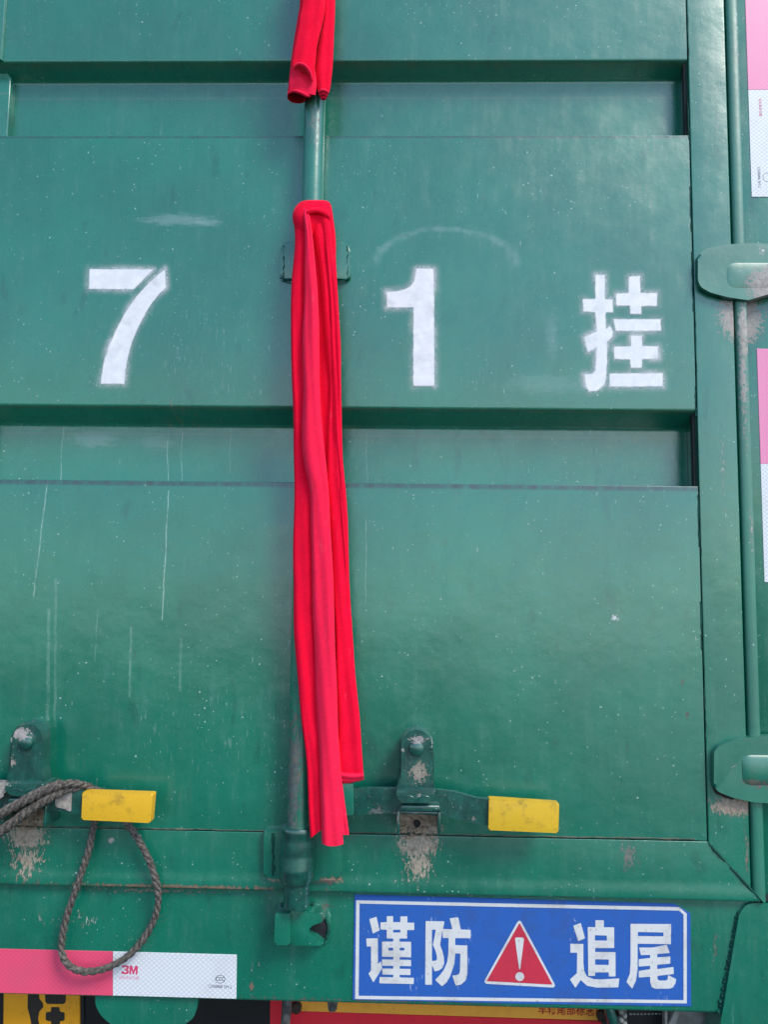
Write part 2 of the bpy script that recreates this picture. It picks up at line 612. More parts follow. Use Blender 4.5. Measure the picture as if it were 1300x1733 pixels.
MAT['hinge'] = green_paint('green_hinge_paint', False, (
    (1300, 486, 44, 32, .05, (.40, .36, .33), 'n'), (1285, 430, 14, 18, .7, (.6, .62, .62), 'n'), (1270, 1300, 50, 50, 1.15, (.4, .42, .4), 's'), (1235, 1295, 34, 30, 1.05, (.3, .38, .34), 'n'), (1200, 460, 30, 50, 1.1, (.3, .42, .38), 's'), (1280, 1322, 50, 16, .6, (.12, .13, .10), 's')), dull=.12)
MAT['latch'] = green_paint('green_latch_paint', False, (
    (708, 1292, 24, 26, .45, (.32, .27, .21), 'n'), (706, 1325, 18, 9, .8, (.45, .42, .36), 'n'), (45, 1276, 16, 18, .4, (.40, .34, .28), 'n'), (62, 1229, 26, 12, .25, (.42, .38, .35), 'n'), (706, 1238, 22, 8, .4, (.35, .32, .3), 'n'),
    (48, 1310, 26, 10, .75, (.45, .45, .4), 'n'), (730, 1250, 8, 14, .75, (.5, .55, .5), 'n'), (682, 1256, 8, 14, .8, (.4, .42, .38), 'n'), (32, 1246, 10, 8, .6, (.45, .5, .46), 'n'), (700, 1360, 60, 8, .9, (.25, .28, .24), 'n'), (640, 1360, 50, 26, .8, (.13, .14, .13), 'n'), (668, 1372, 9, 16, .3, (.34, .22, .2), 'n'), (795, 1372, 40, 18, .95, (.26, .25, .22), 'n')), True)
MAT['rod'] = green_paint('scuffed_rod_paint', False, (
    (502, 1300, 30, 210, .55, (.085, .115, .108), 's'), (536, 230, 24, 100, .75, (.11, .20, .18), 's'), (505, 1412, 40, 8, .7, (.25, .24, .22), 'n'), (510, 1540, 60, 16, .75, (.14, .14, .12), 'n')))


def simple(name, col, rough=.5, metal=0, var=.25, scale=40, bump=0.0, col2=None, spec=.5, stretch=None):
    n = NT(name)
    f = n.noise(scale, 4, .6, stretch=stretch)
    c2 = col2 or tuple(k * (1 - var) for k in col)
    c = n.mix(n.step(f, .3, .7), c2, col)
    n.set(Base_Color=c, Roughness=n.m('MULTIPLY_ADD', f, .25, max(rough - .12, .02)), Metallic=metal)
    n.bsdf.inputs['Specular IOR Level'].default_value = spec
    if bump:
        n.set(Normal=n.bump(n.noise(scale * 5, 3, .6), bump, .001))
    return n.mat


MAT['dark'] = simple('grimy_black_metal', (.008, .009, .011), .6, var=.5)
MAT['gap'] = simple('dark_gap_fill', (.012, .02, .018), .7)
MAT['caulk'] = simple('dirty_tan_sealant', (.13, .13, .085), .8, col2=(.02, .07, .05), scale=90)
MAT['rust'] = simple('dried_mud_and_rust', (.44, .34, .24), .9, col2=(.18, .12, .08), scale=160, bump=.5)
MAT['bare'] = simple('scuffed_bare_metal', (.42, .38, .34), .6, col2=(.16, .14, .12), scale=120, bump=.3)
MAT['weld'] = simple('dull_painted_weld', (.006, .085, .06), .75, col2=(.01, .05, .04), scale=200, bump=.2, spec=.2)
MAT['asphalt'] = simple('asphalt_yard', (.032, .034, .030), .9, var=.4, scale=.6, bump=.2)
MAT['concrete'] = simple('pale_concrete_reflector', (.56, .55, .49), .85, var=.25, scale=1.2, bump=.2)
MAT['steel'] = simple('weathered_grey_steel', (.30, .30, .28), .65, col2=(.20, .19, .17), scale=70, bump=.15)
MAT['strap'] = simple('dirty_strap_metal', (.11, .11, .105), .6, col2=(.03, .03, .03), scale=120)
MAT['brown'] = simple('rusty_bolt', (.06, .035, .025), .8, col2=(.03, .02, .015), scale=200)


def plastic(name, col, dirt, amt=.5, rough=.45, scale=60):
    n = NT(name)
    f = n.noise(scale, 5, .65)
    g = n.noise(scale * 5, 3, .6)
    c = n.mix(n.m('MULTIPLY', n.step(f, .5, .75), amt), col, dirt)
    c = n.mix(n.m('MULTIPLY', n.step(g, .6, .75), amt * .6), c, dirt)
    n.set(Base_Color=c, Roughness=n.m('MULTIPLY_ADD', f, .3, rough - .15), Normal=n.bump(g, .1, .0005))
    return n.mat


MAT['grip'] = plastic('yellow_grip_plastic', (.74, .42, .018), (.30, .16, .02), .75)
MAT['grip2'] = plastic('lemon_grip_plastic', (.68, .42, .02), (.26, .17, .03), .85)


def print_mat(name, col, dirt, amt, rough=.4, scr=0.0):
    n = NT(name)
    f = n.noise(38, 6, .7)
    st = n.noise(1.0, 4, .65, stretch=(70, 70, 16))
    c = n.mix(n.m('MULTIPLY', n.step(f, .45, .75), amt), col, dirt)
    c = n.mix(n.m('MULTIPLY', n.step(st, .55, .8), amt * .7), c, dirt)
    c = n.mix(n.m('MULTIPLY', n.step(n.noise(260, 3, .6), .62, .7), amt * .8), c, tuple(k * .6 for k in dirt))
    if scr:
        s = n.noise(1.0, 4, .7, stretch=(330, 300, 110), dist=.5)
        gate = n.step(n.noise(1.0, 3, .6, stretch=(22, 10, 9), off=(5, 5, 5)), .56, .68)
        c = n.mix(n.m('MULTIPLY', n.m('MULTIPLY', n.step(s, .60, .66), gate), scr), c, (.62, .66, .74))
    n.set(Base_Color=c, Roughness=rough, Normal=n.bump(n.noise(20, 2, .5), .06, .004))
    return n.mat


MAT['blue'] = print_mat('blue_sign_film', (.026, .115, .43), (.045, .09, .26), .6, .33, .9)
MAT['signwhite'] = print_mat('white_sign_film', (.66, .66, .66), (.36, .34, .32), .6, .4)
MAT['signred'] = print_mat('red_sign_film', (.56, .034, .065), (.36, .03, .06), .5, .35, .6)
MAT['amber'] = print_mat('amber_board_film', (.86, .38, .05), (.6, .25, .03), .35, .35)
MAT['boardred'] = print_mat('red_board_film', (.72, .022, .04), (.5, .02, .03), .35, .35)
MAT['plate'] = print_mat('yellow_plate_paint', (.80, .34, .01), (.45, .18, .01), .4, .4)
MAT['ink'] = print_mat('black_plate_ink', (.022, .018, .014), (.05, .03, .02), .4, .5)
MAT['redink'] = print_mat('red_board_ink', (.45, .02, .01), (.45, .06, .02), .4, .5)
MAT['greyink'] = print_mat('grey_tape_ink', (.10, .10, .12), (.3, .3, .3), .3, .6)
MAT['pinkink'] = print_mat('pink_tape_ink', (.66, .05, .15), (.6, .2, .3), .3, .5)


def tape_mat(name, col, line, dirt, lw=.34, pitch=7.2, amt=.35):
    n = NT(name)
    xz = n.sep(n.pos)
    p = pitch * PXM
    u = n.m('DIVIDE', n.m('ADD', n.m('MULTIPLY', xz[0], .85), xz[2]), p)
    v = n.m('DIVIDE', n.m('SUBTRACT', n.m('MULTIPLY', xz[0], .85), xz[2]), p)
    du = n.m('PINGPONG', u, .5)
    dv = n.m('PINGPONG', v, .5)
    d = n.m('MINIMUM', du, dv)
    L = n.step(d, lw * .5, lw * .1)
    c = n.mix(n.m('MULTIPLY', L, .8), col, line)
    f = n.noise(26, 5, .7)
    c = n.mix(n.m('MULTIPLY', n.step(f, .48, .78), amt), c, dirt)
    s = n.noise(1.0, 4, .7, stretch=(300, 300, 100), dist=.5)
    gate = n.step(n.noise(11, 3, .6, off=(1, 5, 2)), .55, .7)
    c = n.mix(n.m('MULTIPLY', n.m('MULTIPLY', n.step(s, .62, .68), gate), .7), c, (.75, .72, .72))
    n.set(Base_Color=c, Roughness=.35, Normal=n.bump(L, -.2, .0004))
    return n.mat


MAT['tape_white'] = tape_mat('white_prismatic_tape', (.74, .76, .79), (.50, .52, .56), (.50, .50, .48))
MAT['tape_red'] = tape_mat('pink_prismatic_tape', (.80, .085, .175), (.70, .065, .14), (.55, .10, .16))
MAT['tape_pink'] = tape_mat('pale_pink_prismatic_tape', (.80, .26, .44), (.74, .22, .40), (.7, .3, .45), amt=.2)  # paler pink than the tape on the sill


def cloth_mat(name, col, sheen, amt):
    n = NT(name)
    f = n.noise(420, 3, .7)
    g = n.noise(1.0, 3, .6, stretch=(260, 260, 60))
    c = n.mix(n.step(f, .3, .7), tuple(k * .86 for k in col), col)
    c = n.mix(n.m('MULTIPLY', n.step(g, .6, .8), .12), c, sheen)
    n.set(Base_Color=c, Roughness=.95, Sheen_Weight=amt, Sheen_Roughness=.35, Sheen_Tint=(*sheen, 1), Normal=n.bump(f, .35, .0006))
    n.bsdf.inputs['Specular IOR Level'].default_value = .1
    return n.mat


MAT['cloth'] = cloth_mat('red_fleece_cloth', (.92, .004, .036), (1, .16, .24), .4)
MAT['cloth2'] = cloth_mat('red_fleece_lit', (.95, .017, .068), (1, .22, .3), .5)  # paler copy of the fleece; light on the pile put into its colour


def rope_mat():
    n = NT('weathered_rope_fibre')
    f = n.noise(300, 4, .7)
    g = n.noise(60, 4, .7, off=(2, 2, 2))
    c = n.mix(n.step(f, .3, .7), (.05, .044, .039), (.18, .16, .14))
    c = n.mix(n.m('MULTIPLY', n.step(g, .6, .75), .6), c, (.32, .29, .26))
    n.set(Base_Color=c, Roughness=.95, Normal=n.bump(f, .7, .001))
    n.bsdf.inputs['Specular IOR Level'].default_value = .15
    return n.mat


MAT['rope'] = rope_mat()


def stencil_mat():
    n = NT('sprayed_white_stencil')
    a = n.t.nodes.new('ShaderNodeAttribute')
    a.attribute_name = 'edge'
    sdv = a.outputs['Fac']
    grain = n.noise(700, 2, .7)
    big = n.noise(45, 4, .6)
    hard = n.step(n.m('ADD', sdv, n.m('MULTIPLY', n.m('SUBTRACT', n.noise(120, 3, .6), .5), 2.2)), -1.3, 1.4)
    hard = n.m('MULTIPLY', hard, n.step(big, .25, .5, .80, .99))
    halo = n.step(sdv, -13.0, 1.5)
    halo = n.m('MULTIPLY', n.m('POWER', halo, 2.4), .62)
    halo = n.m('MULTIPLY', halo, n.step(n.m('ADD', n.noise(24, 3, .6, off=(2, 6, 2)), n.m('MULTIPLY', n.m('SUBTRACT', grain, .5), .5)), .36, .66, .12, 1.05))
    al = n.m('MAXIMUM', hard, halo)
    chip = n.step(n.noise(240, 4, .7, off=(7, 3, 1)), .68, .72)
    al = n.m('MULTIPLY', al, n.m('SUBTRACT', 1.0, n.m('MULTIPLY', chip, .5)), clamp=True)
    tone = n.mix(n.step(n.noise(80, 4, .6, off=(1, 1, 1)), .35, .7), (.70, .71, .73), (.80, .80, .82))
    n.set(Base_Color=tone, Roughness=.55, Alpha=al)
    return n.mat


MAT['stencil'] = stencil_mat()

# ------------------------------------------------------------------ ground (the yard in front of the trailer, seen only as reflection)
bm = bmesh.new()
v = [bm.verts.new((x, y, 0)) for x, y in ((-600, -600), (600, -600), (600, 600), (-600, 600))]
bm.faces.new(v)
g = obj('ground', bm, MAT['asphalt'], smooth=False)
g['kind'] = 'structure'
bm = bmesh.new()  # added pale slab out of view, placed to mirror a sheen onto the paint
v = [bm.verts.new((x, y, .004)) for x, y in ((1.2, -40), (30, -40), (30, -3.6), (1.6, -4.4))]
bm.faces.new(v)
g2 = obj('reflector_apron', bm, MAT['concrete'], smooth=False)
g2['kind'] = 'structure'

# ------------------------------------------------------------------ TRAILER
SILL_B = PZ(500, 1697, 8)
T = empty('truck_trailer', (0, 0, SILL_B), 'green truck trailer rear with white stencilled 71 on its ribbed metal door', 'truck trailer')

XL = -0.78
SEAM = sum(PX(*p) for p in ((1163, 0), (1168, 230), (1180, 700), (1197, 1400))) / 4
ZTOP = PZ(600, -120)
ZSEAM = PZ(700, 1413)
# the pressed door sheet: flat bays between two horizontal channels, profile in (y, z)
c1 = dict(t=PZ(600, 103.5), b=PZ(600, 230), d=.026, h=.0105)
c2 = dict(t=PZ(600, 691), b=PZ(600, 818), d=.032, h=.0165)
prof = [(0, ZTOP)]
rad = [0]
for c in (c1, c2):
    prof += [(0, c['t']), (c['d'], c['t'] - c['h']), (c['d'], c['b'] + .004), (0, c['b'] + .0005)]
    rad += [.0035, .004, .0012, .0010]
prof += [(0, ZSEAM + .0006)]
rad += [0]
prof = fillet(prof, rad, 5)
XR = SEAM - .0009
bm = bmesh.new()
NXS = 40
prev = None
for i in range(NXS + 1):
    x = XL + (XR - XL) * i / NXS
    row = [bm.verts.new((x, y, z)) for y, z in prof]
    if prev:
        for k in range(len(row) - 1):
            bm.faces.new((prev[k], row[k], row[k + 1], prev[k + 1]))
    prev = row
# right end walls of the channels, left end wall of the upper one
for c, xe in ((c1, XR), (c2, XR)):
    q = [(0, c['t'] + .0), (c['d'], c['t'] - c['h']), (c['d'], c['b'] + .004), (0, c['b'] + .0005)]
    ys = [bm.verts.new((xe + .0002, y, z)) for y, z in q]
    bm.faces.new(ys)
# outer return of the sheet at the seam
for k in range(len(prof) - 1):
    (y0, z0), (y1, z1) = prof[k], prof[k + 1]
e1 = [bm.verts.new((XR + .0003, 0, z)) for z in (ZTOP, c1['t'])] + [bm.verts.new((XR + .0003, .006, z)) for z in (c1['t'], ZTOP)]
bm.faces.new(e1)
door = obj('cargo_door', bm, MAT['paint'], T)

# left stiffener closing the channels
xs0 = PX(21, 190, 24)
for c in (c1, c2):
    bm = bmesh.new()
    add_prism(bm, [(XL, c['t'] - .004), (xs0 - .004, c['t'] - .004), (xs0, c['t'] - .012), (xs0, c['b'] + .008), (xs0 - .003, c['b'] + .003), (XL, c['b'] + .003)], c['d'] * .55, c['d'] + .004, .002)
    obj('channel_end_plate', bm, MAT['paint'], T)
bm = bmesh.new()
xg = PX(6, 50, -3)
add_prism(bm, [(XL - .01, ZTOP), (xg, ZTOP), (xg, c1['t'] + .001), (XL - .01, c1['t'] + .001)], -.004, .002, .0025)
obj('overlap_strip', bm, MAT['paint'], T)

# stencilled 7, 1 and the character, sprayed on the sheet
S7 = ([[(200, 228), (910, 232), (800, 345), (690, 455), (195, 452)],
       [(1038, 226), (1046, 430), (965, 515), (900, 595), (840, 685), (790, 775), (740, 870), (700, 965), (670, 1045), (645, 1130), (625, 1210), (610, 1290), (597, 1390), (588, 1496), (326, 1494), (332, 1400), (345, 1320), (365, 1225), (395, 1130), (428, 1040), (465, 960), (510, 862), (560, 770), (610, 685), (660, 612), (720, 530), (785, 455), (860, 375), (940, 305)]],
      lambda a: (120 + a[0] / 6.5, 420 + a[1] / 6.5))
S1 = ([[(560, 228), (765, 230), (772, 1558), (528, 1555), (530, 672), (232, 672), (226, 490), (310, 485), (380, 477), (450, 455), (500, 425), (540, 365), (552, 300)]],
      lambda a: (620 + a[0] / 6.663, 420 + a[1] / 6.663))
SG = ([[(368, 242), (460, 242), (458, 468), (530, 468), (530, 590), (465, 590), (468, 740), (505, 705), (535, 770), (530, 815), (480, 860), (478, 1000), (470, 1200), (452, 1255), (380, 1310), (310, 1315), (280, 1270), (265, 1155), (340, 1150), (365, 1120), (378, 910), (298, 962), (260, 818), (378, 765), (365, 590), (258, 582), (250, 465), (365, 465)],
       [(675, 260), (782, 250), (786, 408), (938, 410), (935, 532), (792, 534), (790, 605), (688, 605), (682, 530), (560, 528), (555, 415), (672, 410)],
       [(532, 650), (970, 650), (974, 760), (555, 762)],
       [(692, 800), (798, 798), (800, 896), (948, 898), (948, 1018), (800, 1020), (796, 1100), (694, 1102), (685, 1022), (536, 1018), (538, 902), (692, 898)],
       [(496, 1148), (988, 1145), (990, 1268), (496, 1272)]],
      lambda a: (940 + a[0] / 5.417, 420 + a[1] / 5.417))
for nm, (pl, fx), lb in (('painted_digit', S7, 'white sprayed stencil digit 7'), ('painted_digit', S1, 'white sprayed stencil digit 1'), ('painted_character', SG, 'white sprayed stencil character at right')):
    b = flat_sheet(to_plane(pl, fx, 0), [], -.0004, 1.3 * MM, iso=-.0135, attr='edge')
    obj(nm, b, MAT['stencil'], door, lb, smooth=False)

# dark gap behind the seams
bm = bmesh.new()
add_box(bm, SEAM - .004, SEAM + .004, .004, .012, PZ(1200, 1420), ZTOP)
obj('dark_gap_strip', bm, MAT['gap'], T)
bm = bmesh.new()
path = [P(x, 1411 + (x - 700) * .0195 + random.uniform(-.7, .7), 0) for x in np.arange(-200, 1192, 16)]
add_tube(bm, path, [random.uniform(.0006, .0013) for _ in path], 6)
obj('seam_sealant', bm, MAT['caulk'], door)
# ragged sealant along the vertical seam
bm = bmesh.new()
z = ZTOP
zend = PZ(1197, 1395)
while z > zend:
    L = random.uniform(.01, .07)
    if random.random() < .62:
        x = SEAM + random.choice((-.0011, .0010))
        pts = [Vector((x + random.uniform(-.0004, .0004), 0, z - L * k / 8)) for k in range(9)]
        add_tube(bm, pts, [random.uniform(.0004, .0011) for _ in pts], 6)
    z -= L
obj('seam_sealant', bm, MAT['weld'], door)

# miter line between rail and stile
mA, mB = P(1199, 1426), P(1292, 1527)


def miter_x(z):
    t = (z - mA.z) / (mB.z - mA.z)
    return mA.x + (mB.x - mA.x) * t


def miter_z(x):
    t = (x - mA.x) / (mB.x - mA.x)
    return mA.z + (mB.z - mA.z) * t


# bottom rail with a rounded lip
zb = sum(PZ(*p) for p in ((0, 1497), (460, 1505), (1285, 1527))) / 3
zl = PZ(300, 1475)
zl2 = PZ(300, 1491)
rp = fillet([(.004, ZSEAM - .0006), (0, ZSEAM - .0006), (0, zl), (-.0012, zl2), (-.0012, zb), (.008, zb)], [0, .001, .004, .004, .002, 0], 4)
bm = bmesh.new()
prev = None
for i in range(31):
    row = []
    for y, z in rp:
        xe = miter_x(min(z, mA.z)) - .0006
        row.append(bm.verts.new((XL + (xe - XL) * i / 30, y, z)))
    if prev:
        for k in range(len(row) - 1):
            bm.faces.new((prev[k], row[k], row[k + 1], prev[k + 1]))
    prev = row
rail = obj('bottom_rail', bm, MAT['rail'], T)

# hinge stile, its rounded bead and the corner post
xgv = sum(PX(*p) for p in ((1239, 330), (1245, 600), (1257, 950), (1266, 1200), (1274, 1400))) / 5
xbr = sum(PX(*p) for p in ((1261, 400), (1267, 600), (1280, 950), (1288, 1200), (1294, 1400))) / 5
sp = fillet([(SEAM + .0009, .006), (SEAM + .0009, 0), (xgv - .0022, 0), (xgv - .0004, .004)], [0, .0014, .0016, 0], 4)
bm = bmesh.new()
prev = None
for i in range(41):
    row = []
    for x, y in sp:
        zz = miter_z(max(x, mA.x)) + .0006
        row.append(bm.verts.new((x, y, ZTOP + (zz - ZTOP) * i / 40)))
    if prev:
        for k in range(len(row) - 1):
            bm.faces.new((prev[k], row[k], row[k + 1], prev[k + 1]))
    prev = row
stile = obj('hinge_stile', bm, MAT['stile'], T)
bp = fillet([(xgv, .005), (xgv + .0006, -.0018), ((xgv + xbr) / 2, -.0036), (xbr - .0008, -.0022), (xbr, .012)], [0, .003, .006, .003, 0], 5)
bm = bmesh.new()
prev = None
for i in range(41):
    row = []
    for x, y in bp:
        zz = max(miter_z(x) + .0006, zb)
        row.append(bm.verts.new((x, y, ZTOP + (zz - ZTOP) * i / 40)))
    if prev:
        for k in range(len(row) - 1):
            bm.faces.new((prev[k], row[k], row[k + 1], prev[k + 1]))
    prev = row
obj('edge_bead', bm, MAT['bead'], T)
bm = bmesh.new()
for (a, b) in ((.02, .32), (.42, .98)):
    pts = []
    for k in range(14):
        t = a + (b - a) * k / 13
        q = mA.lerp(mB, t)
        pts.append(Vector((q.x + random.uniform(-.0005, .0005), -.0002, q.z)))
    add_tube(bm, pts, [.0006 + .0012 * math.sin(math.pi * min(max(k / 13, .06), .94)) + random.uniform(0, .0004) for k in range(14)], 8)
obj('weld_bead', bm, MAT['weld'], stile)
bm = bmesh.new()
add_tube(bm, [P(1199 + 90 * t, 1427 + 99 * t, 1.2) for t in (0, .3, .6, 1)], .0012, 6)
obj('dark_gap_strip', bm, MAT['gap'], T)

POST = 9.0
bm = bmesh.new()
add_box(bm, xbr - .004, xbr + .22, POST * MM, .06, zb, ZTOP, .003)
obj('corner_post', bm, MAT['stile'], T)

# hinges
H1 = [(1181, 434), (1194, 422), (1228, 415), (1262, 412.5), (1310, 413), (1400, 420), (1400, 480), (1330, 490), (1300, 499), (1266, 509), (1232, 504), (1202, 496), (1186, 487), (1181, 476)]
H2 = [(1208, 1272), (1216, 1262), (1242, 1252), (1275, 1246), (1320, 1245), (1400, 1250), (1400, 1350), (1320, 1360), (1275, 1357), (1242, 1350), (1216, 1340), (1208, 1330)]
for hp, ry, rx, rh in ((H1, 466, 1215, .0016), (H2, 1303, 1242, .0038)):
    h = obj('door_hinge', prism_px(hp, -9, 4, 3.2, 5, ref=-7), MAT['hinge'], T)
    bm = bmesh.new()
    # pressed rib running out to the pin
    a, b = P(rx + 14, ry, -9), P(1400, ry, -9)
    L = []
    for k in range(24):
        t = (k / 23) ** 1.8
        L.append((a.x + (b.x - a.x) * t, (max(0, 1 - (1 - min(t * 6.5, 1)) ** 3)) ** .5 + .01))
    rows = []
    for x, s in L:
        rows.append([bm.verts.new((x, -.0086 - rh * min(s, 1) ** 1.5 * max(0, math.cos(ang)) ** 1.5, a.z + (.010 + .0075 * s) * math.sin(ang))) for ang in [math.pi * (q / 10 - .5) for q in range(11)]])
    for i in range(len(rows) - 1):
        for k in range(10):
            bm.faces.new((rows[i][k], rows[i][k + 1], rows[i + 1][k + 1], rows[i + 1][k]))
    obj('hinge_rib', bm, MAT['hinge'], h)
    bm = bmesh.new()
    bot = [p for p in hp if p[0] < 1275 and p[1] > ry]
    bot = sorted(bot)
    sm = spline([(p[0], p[1]) for p in bot], 30)
    pts = [P(x, y + 2.0, -1) + Vector((random.uniform(-.0004, .0004), 0, random.uniform(-.0006, .0004))) for x, y in sm]
    add_tube(bm, pts, [random.uniform(.0011, .0022) for _ in pts], 7)
    obj('weld_bead', bm, MAT['brown'] if ry > 1000 else MAT['weld'], h)

# ------------------------------------------------------------------ lock rod
ROD_Y = -20.0
rx_ = (PX(533, 250, ROD_Y) + PX(503, 1385, ROD_Y)) / 2
bm = bmesh.new()
add_lathe_z(bm, rx_, ROD_Y * MM, [(.0135, ZTOP), (.0135, PZ(505, 1412, ROD_Y))], 32)
rod = obj('lock_rod', bm, MAT['rod'], T)
bm = bmesh.new()
z0, z1 = PZ(508, 1405, -36), PZ(508, 1500, -36)
dz = z0 - z1
add_lathe_z(bm, rx_, ROD_Y * MM, [(.0150, z0 + .0006), (.0186, z0), (.0196, z0 - .002), (.0193, z0 - .0065), (.0182, z0 - .009), (.0186, z0 - dz * .25), (.0196, z0 - dz * .45), (.0192, z0 - dz * .48), (.0197, z0 - dz * .52), (.0196, z0 - dz * .72),
                                  (.0201, z0 - dz * .75), (.0194, z0 - dz * .79), (.0190, z1 + .004), (.0176, z1), (.0150, z1 - .001), (.0148, PZ(508, 1542, -34))], 36)
obj('rod_sleeve', bm, MAT['latch'], rod)
bm = bmesh.new()
add_prism(bm, [(v.x, v.z) for v in poly(round_poly([(446, 1404), (494, 1404), (494, 1488), (470, 1489), (446, 1484)], 6), -7)], -.008, .002, .0025)
add_prism(bm, [(v.x, v.z) for v in poly(round_poly([(520, 1402), (579, 1404), (579, 1480), (572, 1489), (520, 1490)], 6), -7)], -.008, .002, .0025)
obj('sleeve_bracket', bm, MAT['rail'], T)
bm = bmesh.new()
p0 = [P(462 + random.uniform(-1, 1), y, -8) for y in np.arange(1410, 1484, 3)]
add_tube(bm, p0, [random.uniform(.001, .0022) for _ in p0], 7)
obj('weld_bead', bm, MAT['weld'], rod)
# guide plate half-way up, mostly behind the cloth
bm = prism_px([(474, 418), (484, 407), (582, 408), (593, 420), (594, 472), (474, 471)], -5, 1, 2.5, 7)
gp = obj('guide_plate', bm, MAT['stile'], T)
bm = bmesh.new()
for x in (480, 588):
    p0 = [P(x + random.uniform(-1.2, 1.2), y, -4.4) for y in np.arange(416, 474, 4)]
    add_tube(bm, p0, [random.uniform(.0005, .0014) for _ in p0], 7)
add_tube(bm, [P(474, 471, -4), P(480, 472, -5), P(492, 475, -5)], .0009, 8)
add_tube(bm, [P(593, 470, -4), P(584, 474, -5), P(572, 477, -5)], .0009, 8)
obj('weld_bead', bm, MAT['weld'], gp)

# ------------------------------------------------------------------ sill below the door
SY = 8.0
bm = bmesh.new()
zs_t, zs_b = zb + .012, (PZ(0, 1684, SY) + PZ(460, 1698, SY) + PZ(1100, 1709, SY)) / 3
spf = fillet([(SY * MM + .03, zs_t), (SY * MM, zs_t), (SY * MM, zs_b), (SY * MM + .06, zs_b)], [0, .002, .004, 0], 5)
xa, xb = P(1262, 1535, SY), P(1226, 1705, SY)
prev = None
for i in range(31):
    row = []
    for y, z in spf:
        t = (z - xa.z) / (xb.z - xa.z)
        xe = xa.x + (xb.x - xa.x) * t + .016
        row.append(bm.verts.new((XL + (xe - XL) * i / 30, y, z)))
    if prev:
        for k in range(len(row) - 1):
            bm.faces.new((prev[k], row[k], row[k + 1], prev[k + 1]))
    prev = row
sill = obj('rear_sill', bm, MAT['sill'], T)
bm = prism_px([(1262, 1533), (1272, 1528.5), (1420, 1530), (1420, 1900), (1190, 1900), (1224, 1712), (1252, 1548)], 3, 40, 3, 5)
obj('corner_plate', bm, MAT['sill'], T)
bm = bmesh.new()
for k in range(22):
    t = (k + random.uniform(-.3, .3)) / 21
    q = P(1253 + (1221 - 1253) * t + random.uniform(-1, 1), 1545 + 165 * t, SY + .4)
    a = q + Vector((-.0065, .002, -.0035))
    b = q + Vector((.001, -.0012, .0025))
    add_tube(bm, [a, (a + b) / 2 + Vector((0, -.0012, .0004)), b], [.0006, random.uniform(.0015, .0028), .0012], 7)
obj('weld_bead', bm, MAT['weld'], sill)
# dark strip painting in the shadow of the gap under the rail
bm = bmesh.new()
add_box(bm, XL, mB.x + .03, .0045, .0078, zb - .0012, zb + .006)
obj('dark_gap_strip', bm, MAT['gap'], T)
bm = bmesh.new()
path = [Vector((x, .0075, zb - .0018 + random.uniform(-.0006, .0006))) for x in np.arange(XL, mB.x, .012)]
add_tube(bm, path, [random.uniform(.0004, .0014) for _ in path], 6)
obj('seam_sealant', bm, MAT['caulk'], sill)
# cam keeper on the sill
K = bmesh.new()
add_prism(K, [(v.x, v.z) for v in poly(round_poly([(470, 1540), (478, 1528), (540, 1528), (560, 1545), (562, 1590), (545, 1600), (470, 1598)], 7), 5)], .004, .010, .0015)
keeper = obj('cam_keeper', K, MAT['sill'], T)
obj('keeper_lug', prism_px([(465, 1546), (490.5, 1546), (491, 1600), (464, 1599)], -22, 6, 3, 4), MAT['sill'], keeper)
cam_pts = [(492, 1541), (522, 1541), (530, 1546), (544, 1544), (551, 1552), (544, 1561), (525, 1568), (522, 1578), (526, 1584), (536, 1588), (548, 1598), (540, 1601), (493, 1600)]
obj('rod_cam', prism_px(cam_pts, -14, 4, 2, 3), MAT['sill'], rod)
bm = bmesh.new()
p0 = [P(533 + 23 * math.sin(t), 1572 - 27 * math.cos(t), 2) for t in np.linspace(.3, 2.7, 16)]
add_tube(bm, p0, [random.uniform(.0014, .0028) for _ in p0], 7)
p0 = [P(x, 1530 + random.uniform(-1, 2), 1) for x in range(476, 536, 5)]
add_tube(bm, p0, [random.uniform(.0014, .0028) for _ in p0], 7)
obj('weld_bead', bm, MAT['weld'], keeper)

obj('keeper_notch_shade', prism_px(round_poly([(523, 1560), (547, 1556), (553, 1572), (548, 1590), (532, 1588), (523, 1578)], 4), -1.5, 5, .5), MAT['dark'], keeper)  # dark block; shade inside the cam notch is put into its colour

